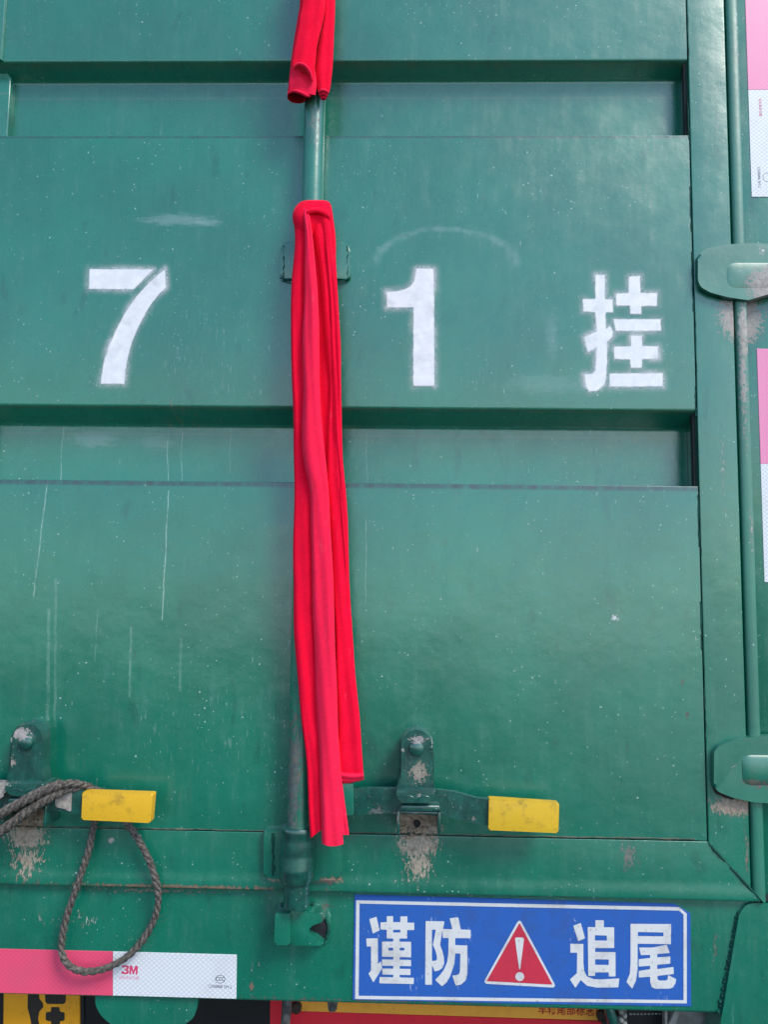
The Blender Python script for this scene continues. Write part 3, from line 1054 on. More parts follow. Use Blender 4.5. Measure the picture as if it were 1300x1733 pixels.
# ------------------------------------------------------------------ latches: hasp, bolt, catch, handle and grip
def latch(bolt_px, hp, left):
    """hasp centred on the bolt; hp maps template pixel (right-hand latch) to photo pixel."""
    out = [(679, 1262), (683, 1248), (692, 1238), (705, 1234.5), (718, 1238), (728, 1248), (732, 1262), (732, 1312), (735, 1326), (737, 1338), (672, 1338), (674, 1326), (679, 1312)]
    base = [(676, 1300), (677, 1256), (687, 1239), (705, 1230), (723, 1239), (733, 1256), (735, 1300), (735, 1335), (676, 1335)]
    hs = obj('latch_hasp', prism_px([hp(*p) for p in out], -44, -22, 5, 3, 4), MAT['latch'], T)
    obj('hasp_base', prism_px([hp(*p) for p in base], -18, 1, 2.5, 3, 3), MAT['latch'], hs)
    bm = bmesh.new()
    b = P(*hp(705, 1266), -44)
    add_lathe_y(bm, b.x, b.z, [(.0088, -.040), (.0088, -.0465), (.0078, -.049), (.005, -.0505), (.001, -.051)], 22)
    obj('hasp_bolt', bm, MAT['latch'], hs)
    lip = [(671, 1338), (737, 1338), (738, 1349), (730, 1357), (716, 1359), (690, 1359), (678, 1356), (671, 1349)]
    l = obj('hasp_lip', prism_px([hp(*p) for p in lip], -50, -20, 4, 2, 4), MAT['latch'], hs)
    bm = bmesh.new()
    for cx in (691, 718):
        pts = [P(*hp(cx + 10 * math.cos(t), 1352 - 5 * math.sin(t)), -50.0) for t in np.linspace(0, math.pi, 12)]
        add_tube(bm, pts, [.0002 + .0005 * math.sin(math.pi * k / 11) for k in range(12)], 6)
    obj('lip_dent', bm, MAT['latch'], l)
    # catch box under the hasp: pressed U frame over a muddy pocket
    bm = bmesh.new()
    fr = poly([hp(*p) for p in [(672, 1372), (746, 1374), (746, 1413), (672, 1411)]], -36)
    xa_, xb_, za_, zb_ = fr[0].x, fr[1].x, fr[0].z, fr[2].z
    w = .0034
    for (x0, x1, q0, q1) in ((xa_, xa_ + w, zb_, za_), (xb_ - w, xb_, zb_, za_), (xa_ + w + .0002, xb_ - w - .0002, za_ - w, za_)):
        add_box(bm, x0, x1, -.038, .0, q0, q1, .0009)
    ct = obj('latch_catch', bm, MAT['latch'], T)
    bm = bmesh.new()
    tp = poly([hp(*p) for p in [(680, 1361), (744, 1362), (747, 1373), (676, 1372)]], -40)
    add_prism(bm, [(v.x, v.z) for v in tp], -.043, -.004, .002)
    obj('catch_top', bm, MAT['latch'], ct)
    bm = bmesh.new()
    add_box(bm, xa_ + w, xb_ - w, -.007, -.001, zb_ + .001, za_ - w)
    obj('catch_pocket', bm, MAT['rust'], ct, 'pocket caked with pale mud')
    bm = bmesh.new()
    c = P(*hp(706, 1393), -8)
    add_lathe_y(bm, c.x, c.z, [(.0035, -.0070), (.0040, -.0086), (.0036, -.0092), (.0030, -.0082)], 16)
    obj('pocket_hole', bm, MAT['dark'], ct)  # dark raised disc; the hole's shade is put into its colour
    bm = bmesh.new()
    for k in range(26):
        q = P(*hp(random.uniform(678, 740), 1404 + random.uniform(-6, 14)), -5)
        r = random.uniform(.0008, .0032)
        mt = Matrix.Translation(q) @ Matrix.Rotation(random.uniform(0, 3), 4, 'Y') @ Matrix.Diagonal((r * random.uniform(.7, 1.8), r * .6, r * .6, 1))
        bmesh.ops.create_icosphere(bm, subdivisions=1, radius=1, matrix=mt)
    o = obj('dried_mud', bm, MAT['rust'], ct)
    o['kind'] = 'stuff'


latch((705, 1266), lambda x, y: (x, y), False)
# the left latch is the same fitting one rod further along
_dx = PX(45, 1253, -44) - PX(705, 1266, -44)
_dz = -.0012


def left_map(x, y, depth=-44):
    q = P(x, y, depth)
    q = q + Vector((_dx, 0, _dz))
    d = q - Vector((0, -DIST, ZC))
    k = d.dot(_f)
    return (CX + F * d.dot(_r) / k, CY - F * d.dot(_u) / k)


latch((45, 1253), left_map, True)

# handles: cranked flat bars with plastic grips
hb = [(592, 1334), (640, 1334), (700, 1335), (745, 1337), (770, 1340), (808, 1351), (850, 1353), (850, 1398), (806, 1395), (772, 1386), (745, 1381), (700, 1377), (640, 1377), (592, 1380)]
h = obj('latch_handle', prism_px(hb, -34, -27, 1.2, 2), MAT['latch'], T)
obj('handle_clamp', prism_px([(576, 1326), (598, 1326), (599, 1379), (576, 1381)], -38, -8, 2, 2), MAT['rod'], h)
obj('handle_grip', prism_px([(828, 1352), (947, 1360), (945.5, 1410), (827, 1405)], -38, -25, 1.6, 3), MAT['grip2'], h, 'lemon yellow plastic grip')
bm = bmesh.new()
gx = poly([(830, 1353.5), (945, 1361.5), (945.5, 1359), (830, 1351)], -29)
hb2 = [(-90, 1326), (-10, 1326), (60, 1328), (88, 1330), (124, 1336), (160, 1341), (160, 1388), (124, 1377), (88, 1371), (60, 1369), (-90, 1372)]
h2 = obj('latch_handle', prism_px(hb2, -34, -27, 1.2, 2), MAT['latch'], T)
bm.free()
obj('handle_grip', prism_px([(139, 1340), (258, 1344), (254, 1393), (137, 1387.5)], -38, -25, 1.6, 3), MAT['grip'], h2, 'amber yellow plastic grip')
bm = prism_px([(92, 1336), (121, 1338), (119, 1374), (108, 1369), (93, 1366)], -35.5, -33, .8, 2)
obj('worn_patch', bm, MAT['bare'], h2, 'bare scuffed metal on the handle')
bm = prism_px([(-60, 1322), (8, 1325), (17, 1327), (12, 1338), (3, 1346), (2, 1352), (-60, 1356)], -46, -34, 1.5, 3)
obj('handle_clamp', bm, MAT['bare'], h2)

# ------------------------------------------------------------------ underneath the sill
bm = bmesh.new()
add_prism(bm, [(v.x, v.z) for v in poly(round_poly([(160, 1660), (336, 1664), (334, 1703), (328, 1722), (312, 1735), (292, 1742), (205, 1741), (186, 1733), (170, 1719), (161, 1702)], 8), SY + 6)], (SY + 6) * MM, (SY + 16) * MM, .002)
obj('mounting_tab', bm, MAT['sill'], T)
bm = bmesh.new()
add_box(bm, XL - .42, xbr + .20, .062, 7.0, zs_b + .02, 3.45, .01)
obj('cargo_body', bm, MAT['stile'], T)
bm = bmesh.new()
add_box(bm, XL - .42, xbr + .20, -.002, .06, ZTOP, 3.45, .01)
obj('upper_door', bm, MAT['stile'], T)
bm = bmesh.new()
add_box(bm, -.9, .6, .34, .37, zs_b - .25, zs_b + .06)
add_box(bm, -.9, .6, .06, .34, zs_b + .04, zs_b + .06)
obj('underframe', bm, MAT['dark'], T)
bm = bmesh.new()
pz = 52
pts = [P(486, 1680, pz - 14), P(485, 1712, pz - 16), P(482, 1740, pz - 14), P(484, 1800, pz - 12)]
add_tube(bm, pts, [.006, .0062, .0055, .006], 10)
obj('hanger_strap', bm, MAT['strap'], T)
obj('hanger_lug', prism_px([(553, 1690), (573, 1690), (569, 1712), (556, 1713)], 34, 46, 1.5, 3), MAT['strap'], T)
bm = bmesh.new()
add_tube(bm, [P(1028, 1680, 30), P(1031, 1705, 28), P(1036, 1722, 26), P(1042, 1760, 30)], [.006, .0065, .0065, .006], 12)
obj('air_pipe', bm, MAT['latch'], T)
obj('side_bracket', prism_px([(1050, 1690), (1062, 1690), (1064, 1800), (1046, 1800), (1046, 1722), (1053, 1716)], 26, 40, 1.5, 2), MAT['strap'], T)
bm = bmesh.new()
for k in range(4):
    q = P(1052 + (k % 2) * 6, 1712 + 7 * k, 25)
    add_lathe_y(bm, q.x, q.z, [(.003, .030), (.003, .024), (.0015, .022)], 10)
obj('bracket_bolt', bm, MAT['steel'], T)
obj('lamp_housing', prism_px([(1064, 1690), (1124, 1690), (1124, 1800), (1064, 1800)], 60, 100, 2, 2), MAT['dark'], T)
bm = bmesh.new()
for k in range(9):
    x = 1066 + k * 6.2
    add_prism(bm, [(v.x, v.z) for v in poly([(x, 1715.5 - k * .12), (x + 4, 1715.4 - k * .12), (x + 4, 1717.6 - k * .12), (x, 1717.7 - k * .12)], 59)], .0588, .061)
obj('dashed_trim', bm, MAT['steel'], T)
obj('side_strut', prism_px([(1126, 1690), (1131, 1690), (1131, 1800), (1126, 1800)], 40, 50, 1, 0), MAT['steel'], T)
obj('side_strut', prism_px([(1146, 1705), (1154, 1705), (1142, 1745), (1126, 1760), (1126, 1748)], 38, 44, 1, 0), MAT['steel'], T)
obj('side_guard', prism_px([(1132, 1690), (1214, 1690), (1226, 1722), (1222, 1745), (1200, 1800), (1132, 1800)], 52, 66, 2, 5), MAT['steel'], T)

# ------------------------------------------------------------------ warning sign on the sill
SGY = SY - 1.0
sg = empty('warning_sign', P(884, 1700, SGY), 'blue warning sign with four white characters around a red triangle', 'sign')
BO = [(600, 1514), (860, 1521), (1143, 1529.5), (1169.5, 1546), (1171, 1703.5), (884, 1698.5), (596.5, 1692)]
obj('sign_board', prism_px(BO, SGY, SY + .5, .25, 0, 1), MAT['blue'], sg)
LY = (SGY - .25) * MM
bo = [(603, 1523.5), (870, 1529.3), (1150, 1535), (1163, 1546), (1163, 1698), (880, 1694.5), (601, 1690.5)]
bi = [(608.5, 1529), (870, 1535), (1150, 1541), (1157.5, 1548), (1157.5, 1692.5), (880, 1689), (607, 1685)]
bm = bmesh.new()
vo = [bm.verts.new((p.x, LY, p.z)) for p in poly(bo, SGY)]
vi = [bm.verts.new((p.x, LY, p.z)) for p in poly(bi, SGY)]
for k in range(len(vo)):
    k2 = (k + 1) % len(vo)
    bm.faces.new((vo[k], vo[k2], vi[k2], vi[k]))
obj('sign_border', bm, MAT['signwhite'], sg, smooth=False)
c3 = lambda a: (590 + a[0] / 4.333, 1500 + a[1] / 4.333)
c4 = lambda a: (890 + a[0] / 4.333, 1500 + a[1] / 4.333)
CH = [
    (c3, [[(152, 240), (205, 222), (228, 322), (178, 346)],
          [(130, 382), (215, 380), (216, 570), (235, 548), (247, 600), (182, 704), (146, 640), (165, 615), (165, 440), (133, 440)],
          [(280, 218), (327, 218), (327, 262), (380, 262), (380, 220), (432, 220), (432, 266), (482, 266), (482, 320), (430, 320), (430, 382), (280, 382), (280, 318), (234, 316), (234, 264), (280, 262)],
          [(328, 376), (375, 376), (375, 412), (328, 412)],
          [(246, 404), (459, 406), (459, 520), (246, 515)],
          [(328, 510), (375, 510), (375, 680), (328, 680)],
          [(246, 535), (459, 539), (459, 585), (246, 581)], [(248, 602), (455, 605), (455, 650), (248, 646)],
          [(228, 664), (480, 670), (478, 716), (226, 710)]],
     [[(327, 318), (380, 318), (380, 338), (327, 338)], [(293, 450), (328, 450), (328, 470), (293, 470)], [(375, 450), (410, 450), (410, 470), (375, 470)]]),
    (c3, [[(566, 254), (612, 254), (612, 722), (562, 720)],
          [(566, 254), (703, 256), (700, 280), (690, 318), (680, 375), (672, 428), (690, 480), (700, 520), (702, 562), (690, 597), (668, 614), (632, 624), (622, 598), (612, 576), (612, 546), (640, 545), (650, 532), (646, 500), (634, 462), (618, 428), (630, 372), (640, 318), (600, 316), (566, 312)],
          [(742, 234), (805, 226), (825, 320), (765, 326)],
          [(690, 312), (897, 318), (894, 380), (692, 378)],
          [(735, 370), (783, 370), (783, 430), (872, 433), (872, 640), (858, 690), (825, 720), (786, 726), (762, 654), (795, 650), (812, 640), (818, 620), (820, 492), (783, 492), (776, 570), (745, 660), (718, 705), (685, 732), (636, 686), (672, 648), (700, 610), (722, 560), (732, 500)]],
     []),
    (c4, [[(350, 288), (405, 268), (436, 380), (386, 402)],
          [(328, 420), (424, 422), (424, 560), (430, 620), (450, 660), (500, 680), (560, 682), (688, 674), (680, 740), (520, 742), (450, 728), (404, 686), (365, 744), (325, 682), (376, 636), (378, 486), (328, 486)],
          [(512, 248), (574, 248), (574, 305), (512, 305)],
          [(456, 298), (650, 300), (650, 452), (510, 452), (510, 480), (660, 482), (660, 660), (610, 660), (610, 630), (510, 630), (510, 656), (460, 656)]],
     [[(508, 358), (596, 360), (596, 398), (508, 396)], [(510, 534), (610, 536), (610, 576), (510, 574)]]),
    (c4, [[(770, 274), (1068, 276), (1066, 424), (822, 420), (822, 610), (810, 690), (782, 750), (740, 700), (765, 640), (770, 560)],
          [(832, 448), (930, 448), (1036, 428), (1058, 488), (966, 496), (966, 520), (1062, 514), (1062, 566), (966, 574), (966, 606), (1085, 590), (1088, 642), (968, 656), (968, 680), (980, 690), (1030, 690), (1042, 680), (1046, 650), (1105, 680), (1100, 710), (1080, 742), (1050, 750), (950, 750), (925, 738), (914, 700), (914, 662), (830, 668), (830, 620), (914, 606), (914, 582), (830, 588), (830, 534), (914, 524), (914, 502), (846, 504)]],
     [[(824, 334), (1012, 338), (1012, 366), (824, 364)]]),
]
for fx, so, ho in CH:
    b = flat_sheet(to_plane(so, fx, SGY), to_plane(ho, fx, SGY), LY, .55 * MM)
    obj('sign_character', b, MAT['signwhite'], sg, smooth=False)
tri = [(879.5, 1554), (942.5, 1671.5), (817.5, 1664.5)]
b = flat_sheet(to_plane([round_poly(tri, 9, 6)], lambda a: a, SGY), [], LY, .7 * MM)
tr = obj('warning_triangle', b, MAT['signwhite'], sg, smooth=False)
LY2 = (SGY - .5) * MM
b = flat_sheet(to_plane([[(879.5, 1562), (935.5, 1666), (824, 1660)]], lambda a: a, SGY), [], LY2, .7 * MM)
obj('red_field', b, MAT['signred'], tr, smooth=False)
LY3 = (SGY - .75) * MM
circ = [(879.9 + 7.4 * math.cos(t), 1652.3 + 7.6 * math.sin(t)) for t in np.linspace(0, 2 * math.pi, 24, endpoint=False)]
b = flat_sheet(to_plane([round_poly([(871.5, 1586), (887.5, 1586), (880.6, 1640), (879, 1640)], 4, 5), circ], lambda a: a, SGY), [], LY3, .4 * MM)
obj('exclamation_mark', b, MAT['signwhite'], tr, smooth=False)


# ------------------------------------------------------------------ lettering helper (built-in typeface turned into flat mesh)
def text_bm(body, size, origin, bold=0.0, align='CENTER', rot=0.0, sx=1.0):
    cu = bpy.data.curves.new('lettering', 'FONT')
    cu.body = body
    cu.size = size
    cu.offset = bold
    cu.align_x = align
    cu.align_y = 'CENTER'
    cu.resolution_u = 3
    to = bpy.data.objects.new('lettering', cu)
    COL.objects.link(to)
    dg = bpy.context.evaluated_depsgraph_get()
    me = bpy.data.meshes.new_from_object(to.evaluated_get(dg))
    bpy.data.objects.remove(to)
    bpy.data.curves.remove(cu)
    bm = bmesh.new()
    bm.from_mesh(me)
    bpy.data.meshes.remove(me)
    c, s = math.cos(rot), math.sin(rot)
    for v in bm.verts:
        x, z = v.co.x * sx, v.co.y
        v.co = (origin.x + x * c - z * s, origin.y, origin.z + x * s + z * c)
    return bm


# ------------------------------------------------------------------ reflective tapes
def tape(label, red_pts, white_pts, y, redmat):
    """two-colour strip stuck on the steel; pixel corner lists."""
    t = empty('reflective_tape', P(*white_pts[0], y), label, 'reflective tape', 'reflective tapes stuck on the trailer')
    if red_pts:
        obj('red_section', prism_px(red_pts, y, y + .8, .2, 0, 1), redmat, t)
    obj('white_section', prism_px(white_pts, y, y + .8, .2, 0, 1), MAT['tape_white'], t)
    return t


ty = SY - .8
t1 = tape('horizontal pink and white reflective tape on the sill under the rope loop', [(-40, 1605), (190.2, 1610.5), (190, 1685), (-40, 1679.5)], [(190.6, 1610.5), (400.5, 1616), (399.5, 1690.5), (190.4, 1685)], ty, MAT['tape_red'])
ink = lambda px, py, y: P(px, py, y - .12)
THREE = [(95, 84), (150, 84), (160, 92), (160, 112), (152, 122), (162, 134), (162, 152), (150, 164), (95, 164), (92, 140), (112, 140), (115, 148), (138, 148), (140, 132), (120, 132), (120, 116), (138, 116), (138, 100), (115, 100), (113, 106), (93, 106)]
EMM = [(168, 84), (192, 84), (205, 125), (208, 125), (222, 84), (248, 84), (248, 164), (230, 164), (230, 110), (212, 164), (202, 164), (187, 112), (186, 164), (168, 164)]


def mark_bm(origin, rot):
    c, s_ = math.cos(rot), math.sin(rot)
    so = []
    for p in (THREE, EMM):
        q = []
        for a, b_ in p:
            x, z = (a - 170) / 5.909 * PXM, -(b_ - 124) / 5.909 * PXM
            q.append((origin.x + x * c - z * s_, origin.z + x * s_ + z * c))
        so.append(q)
    return flat_sheet(so, [], origin.y, .5 * MM)
obj('maker_mark', mark_bm(ink(219, 1641.5, ty), -.022), MAT['pinkink'], t1, 'pink 3M mark', smooth=False)
obj('small_print', text_bm('钻石级反光膜', .0040, ink(218, 1655, ty), rot=-.022), MAT['tape_pink'], t1, smooth=False)
obj('small_print', text_bm('C008888 3M-2', .0049, ink(372, 1670, ty), rot=-.022, sx=.93), MAT['greyink'], t1, smooth=False)
b = text_bm('CCC', .0058, ink(372.5, 1657, ty), .0001, rot=-.022, sx=.85)
ci, co = [], []
c = ink(372.5, 1657.2, ty)
for k in range(40):
    a = 2 * math.pi * k / 40
    co.append(b.verts.new((c.x + .0060 * math.cos(a), c.y, c.z + .0047 * math.sin(a))))
    ci.append(b.verts.new((c.x + .0054 * math.cos(a), c.y, c.z + .0041 * math.sin(a))))
for k in range(40):
    b.faces.new((co[k], co[(k + 1) % 40], ci[(k + 1) % 40], ci[k]))
obj('approval_mark', b, MAT['greyink'], t1, smooth=False)
py_ = POST - .8
xt = sum(PX(*p, py_) for p in ((1258, 0), (1275, 333), (1283, 590), (1296, 985))) / 4


def vtape(label, y0, ym, y1, redmat):
    t = empty('reflective_tape', (xt + .025, py_ * MM, PZ(1290, y1, py_)), label, 'reflective tape', 'reflective tapes stuck on the trailer')
    for nm, a, b, m in (('red_section', y0, ym, redmat), ('white_section', ym, y1, MAT['tape_white'])):
        bm = bmesh.new()
        za, zb2 = PZ(1290, a, py_), PZ(1290, b, py_)
        add_prism(bm, [(xt, za), (xt + .05, za), (xt + .05, zb2 + (.0002 if nm[0] == 'r' else 0)), (xt, zb2 + (.0002 if nm[0] == 'r' else 0))], py_ * MM, POST * MM + .0002, .0002, 1)
        obj(nm, bm, m, t)
    za, zb2 = PZ(1290, ym, py_), PZ(1290, y1, py_)
    o = Vector((xt + .010, py_ * MM - .0001, zb2 + .026))
    obj('small_print', text_bm('C008888 3M-2', .0049, o, rot=-math.pi / 2, sx=.93), MAT['greyink'], t, smooth=False)
    obj('small_print', text_bm('钻石级反光膜', .0040, Vector((xt + .0145, py_ * MM - .0001, za - .024)), rot=-math.pi / 2), MAT['pinkink'], t, smooth=False)
    o = Vector((xt + .035, py_ * MM - .0001, za - .024))
    obj('maker_mark', mark_bm(o, -math.pi / 2), MAT['pinkink'], t, 'pink 3M mark', smooth=False)
    o = Vector((xt + .0195, py_ * MM - .0001, zb2 + .026))
    b = bmesh.new()
    co, ci = [], []
    for k in range(40):
        a = 2 * math.pi * k / 40
        co.append(b.verts.new((o.x + .0047 * math.cos(a), o.y, o.z + .0060 * math.sin(a))))
        ci.append(b.verts.new((o.x + .0041 * math.cos(a), o.y, o.z + .0054 * math.sin(a))))
    for k in range(40):
        b.faces.new((co[k], co[(k + 1) % 40], ci[(k + 1) % 40], ci[k]))
    obj('approval_mark', b, MAT['greyink'], t, smooth=False)
    return t


vtape('upper vertical pink and white reflective tape above the top door hinge', -60, 152, 333, MAT['tape_pink'])
vtape('vertical pink and white reflective tape on the corner post between the two hinges', 590, 785, 985, MAT['tape_pink'])

# ------------------------------------------------------------------ number plate and reflective board hung below the sill
npy = 60
npl = empty('number_plate', P(60, 1800, npy), 'amber yellow number plate cut by the sill under the pink tape', 'number plate')
obj('plate_sheet', prism_px([(6, 1660), (134, 1664), (134, 1830), (4, 1826)], npy, npy + 3, .6, 3), MAT['plate'], npl)
bm = bmesh.new()
fo = poly([(-6, 1655), (141, 1658), (141, 1840), (-6, 1836)], npy + 3)
add_prism(bm, [(v.x, v.z) for v in fo], (npy + 3) * MM, (npy + 9) * MM, .001)
obj('plate_frame', bm, MAT['dark'], npl)
PLY = (npy - .3) * MM
gl = [[(47, 1670), (65, 1670), (66, 1690), (72, 1697), (73, 1704), (66, 1712), (64, 1724), (68, 1745), (70, 1800), (56, 1800), (55, 1750), (51, 1724), (46, 1705)],
      round_poly([(76, 1670), (111, 1670), (111, 1695), (108, 1699), (79, 1699), (76, 1695)], 3),
      round_poly([(86, 1704), (100, 1704), (101, 1712), (109, 1713), (109, 1727), (101, 1728), (101, 1740), (109, 1741), (109, 1760), (77, 1760), (77, 1741), (86, 1740), (86, 1728), (77, 1727), (77, 1713), (86, 1712)], 2)]
for s in gl[:1] + gl[1:]:
    b = flat_sheet(to_plane([s], lambda a: a, npy), [], PLY, .9 * MM)
    obj('plate_stroke', b, MAT['ink'], npl, smooth=False)

rby = 64
rb = empty('reflective_board', P(740, 1800, rby), 'red and amber striped reflective board hanging below the blue sign', 'marker board')
yb = lambda x: 1712 + (x - 510) * .0315
bd = [(457, 1660), (1018, 1676), (1019, 1727), (1010, 1732), (1010, 1850), (457, 1840)]
obj('red_stripe', prism_px([(457, 1660), (505, 1662), (505, yb(505)), (1019, yb(1019)), (1019, 1850), (457, 1840)], rby, rby + 4, .4, 0, 1), MAT['boardred'], rb)
obj('amber_stripe', prism_px([(505.5, 1662), (1014, 1676), (1019, 1682), (1019, yb(1019) - .4), (505.5, yb(505.5) - .4)], rby, rby + 4, .4, 0, 1), MAT['amber'], rb)
obj('board_lettering', text_bm('车辆尾部标志板', .0125, P(967, 1711, rby - .3), .0002, rot=-.012, sx=.93), MAT['redink'], rb, 'small red lettering', smooth=False)
for px, py in ((500.5, 1707.5), (1021, 1722)):
    bm = bmesh.new()
    q = P(px, py, rby - 6)
    add_lathe_y(bm, q.x, q.z, [(.0068, (rby + 1) * MM), (.0068, (rby - 5) * MM), (.0052, (rby - 7) * MM), (.0025, (rby - 7.5) * MM)], 18)
    obj('board_bolt', bm, MAT['brown'], rb)

# ------------------------------------------------------------------ red cloths
def ribbon(rows, n=70, m=22, p=5.0, wr=.0006, seed=0, tip=None):
    """hanging fold: rows (y_px, left_px, right_px, front_mm, depth_mm); closed padded strip with soft edges."""
    rng = random.Random(seed)
    s = spline(rows, n)
    bm = bmesh.new()
    rings = []
    ph = [rng.uniform(0, 6.28) for _ in range(6)]
    for i, (py, xl, xr, yf, dp) in enumerate(s):
        w1 = .7 * math.sin(py / 31 + ph[0]) + .5 * math.sin(py / 13 + ph[1])
        xl += .5 * math.sin(py / 23 + ph[2]) + rng.uniform(-.12, .12)
        xr += .5 * math.sin(py / 27 + ph[3]) + rng.uniform(-.12, .12)
        ring = []
        for k in range(m * 2):
            front = k < m
            u = (k / (m - 1)) if front else 1 - ((k - m) + .5) / m
            uu = .5 - .5 * math.cos(math.pi * u)          # denser near the edges
            b = (1 - abs(2 * uu - 1) ** p) ** (1 / 2.2)
            y = yf + dp * .5 - (dp * .5 * b if front else -dp * .5 * b)
            if front:
                y += (.8 * math.sin(uu * 5.0 + py / 90 + ph[4]) + .5 * math.sin(uu * 11.0 - py / 60 + ph[0]) + .35 * math.sin(uu * 4 + py / 12.0 + 2 * math.sin(py / 47 + ph[1]))) * b + .3 * w1 * b * math.sin(uu * 3 + ph[5])
            q = P(xl + (xr - xl) * uu, py + (tip(uu) * max(0, (i - n + 8) / 8) if tip else 0), y)
            ring.append(bm.verts.new(q))
        rings.append(ring)
    L = m * 2
    for i in range(n - 1):
        for k in range(L):
            bm.faces.new((rings[i][k], rings[i][(k + 1) % L], rings[i + 1][(k + 1) % L], rings[i + 1][k]))
    bm.faces.new(rings[0])
    bm.faces.new(list(reversed(rings[-1])))
    return bm


lc = empty('red_cloth', P(540, 1430, -60), 'long red cloth knotted round the lock rod with its tails hanging down', 'cloth', 'red cloths on the lock rod')
# left fold, hanging furthest back
obj('cloth_fold', ribbon([(372, 499, 525, -40, 13), (420, 498, 524, -42, 14), (480, 493.5, 522, -43, 14), (560, 491.5, 521, -43, 14), (640, 494, 522, -43, 14), (735, 496.5, 526, -43, 14), (810, 498, 536, -43, 14), (850, 497.5, 538, -43, 13),
                          (950, 496, 536, -43, 12), (1050, 497, 535, -42, 11), (1120, 501, 536, -42, 10), (1200, 508.5, 541, -42, 10), (1300, 519, 546, -42, 10), (1400, 524, 546, -42, 9), (1412, 525, 545, -42, 8)], 90, seed=3, tip=lambda u: 8 - 18 * u), MAT['cloth'], lc)
# shaded fold between
obj('cloth_fold', ribbon([(356, 524, 556, -38, 10), (500, 532, 560, -38, 10), (660, 534, 566, -38, 10), (800, 542, 566, -38, 10), (1000, 522, 574, -34, 9), (1200, 530, 580, -33, 8), (1300, 534, 582, -32, 8), (1400, 540, 586, -32, 8)], 70, seed=9), MAT['cloth'], lc)
# right fold, shorter, its end turned up
obj('cloth_fold', ribbon([(354, 528, 558, -42, 13), (372, 531, 563.5, -44, 13), (400, 533, 567.5, -46, 14), (450, 541, 569, -46, 14), (500, 545, 571, -46, 14), (550, 549, 574.5, -46, 14), (600, 554, 577, -46, 14), (660, 558, 578, -46, 14), (735, 555, 578.5, -46, 14), (810, 553, 582, -46, 13), (850, 556, 587, -45, 12),
                          (950, 562, 590.5, -44, 12), (1050, 567, 595, -43, 12), (1120, 569, 600, -43, 12), (1200, 571, 607.5, -42, 12), (1260, 572, 611.5, -42, 12), (1306, 574, 615.5, -42, 12), (1316, 578, 615, -41, 11)], 90, seed=5), MAT['cloth'], lc)
obj('cloth_fold', ribbon([(362, 540, 560, -46, 8), (380, 546, 564, -48, 8), (430, 553, 568.5, -50, 8), (520, 559, 572.5, -49, 7), (600, 562, 576.5, -49, 6), (735, 566, 578.3, -48, 6), (860, 577, 587.0, -46.5, 5), (960, 584, 590.2, -43.2, 4), (1030, 589, 593, -40.5, 3)], 50, seed=15), MAT['cloth'], lc)
# rolled hem of the right fold
bm = bmesh.new()
for k, (dy, r, y) in enumerate(((1310, 4.4, -41), (1316.5, 4.6, -38), (1322, 3.6, -35))):
    pts = [P(574.5 + 4 * k * (1 - t) * .8 + t * 41 - (6 if k == 2 else 0) * t, dy + 2.2 * math.sin(t * 3 + k) + t * (1.5 if k == 0 else 3 - 2 * k), y) for t in np.linspace(0, 1, 14)]
    add_tube(bm, pts, [(.5 + .5 * math.sin(math.pi * min(max(t, .12), .88)) ** .5) * r * PXM for t in np.linspace(0, 1, 14)], 10)
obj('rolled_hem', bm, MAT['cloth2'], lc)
# paler fold in the middle, in front of the others
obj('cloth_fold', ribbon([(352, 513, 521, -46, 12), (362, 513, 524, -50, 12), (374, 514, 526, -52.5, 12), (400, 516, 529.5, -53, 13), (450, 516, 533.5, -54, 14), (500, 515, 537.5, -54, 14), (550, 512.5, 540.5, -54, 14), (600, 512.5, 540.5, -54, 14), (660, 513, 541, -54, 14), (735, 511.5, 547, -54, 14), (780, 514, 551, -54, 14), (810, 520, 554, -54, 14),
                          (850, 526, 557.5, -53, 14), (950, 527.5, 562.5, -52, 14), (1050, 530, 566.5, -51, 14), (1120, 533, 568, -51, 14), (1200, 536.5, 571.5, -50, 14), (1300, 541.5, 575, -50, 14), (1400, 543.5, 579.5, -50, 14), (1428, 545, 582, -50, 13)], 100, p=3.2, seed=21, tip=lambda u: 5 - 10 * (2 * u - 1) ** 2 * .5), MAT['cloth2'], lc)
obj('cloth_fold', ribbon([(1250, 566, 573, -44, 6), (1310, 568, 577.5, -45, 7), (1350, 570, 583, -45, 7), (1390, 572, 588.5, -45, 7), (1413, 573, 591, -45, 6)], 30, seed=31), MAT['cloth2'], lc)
# the turn of cloth tied round the rod: a broad band, thick in the middle
def band(rows, n=60, m=22):
    """rows (x_px, y_px, front_mm, half_height_px, thickness_mm) from one end to the other."""
    sp_ = spline(rows, n)
    bm = bmesh.new()
    rings = []
    for i, (x, y, yf, hh, th) in enumerate(sp_):
        t0, t1 = sp_[max(i - 1, 0)], sp_[min(i + 1, n - 1)]
        tx, ty_ = t1[0] - t0[0], t1[1] - t0[1]
        l = math.hypot(tx, ty_) or 1
        nx, ny = -ty_ / l, tx / l
        ring = []
        for k in range(m):
            a = 2 * math.pi * k / m
            ca = math.copysign(abs(math.cos(a)) ** .75, math.cos(a))
            wr = 1 + .06 * math.sin(3 * a + i * .13) + .03 * math.sin(i * .5 + 5 * a)
            ring.append(bm.verts.new(P(x + nx * hh * ca, y + ny * hh * ca, yf + th / 2 - th / 2 * math.sin(a) * wr)))
        rings.append(ring)
    for i in range(n - 1):
        for k in range(m):
            bm.faces.new((rings[i][k], rings[i][(k + 1) % m], rings[i + 1][(k + 1) % m], rings[i + 1][k]))
    bm.faces.new(rings[0])
    bm.faces.new(list(reversed(rings[-1])))
    return bm


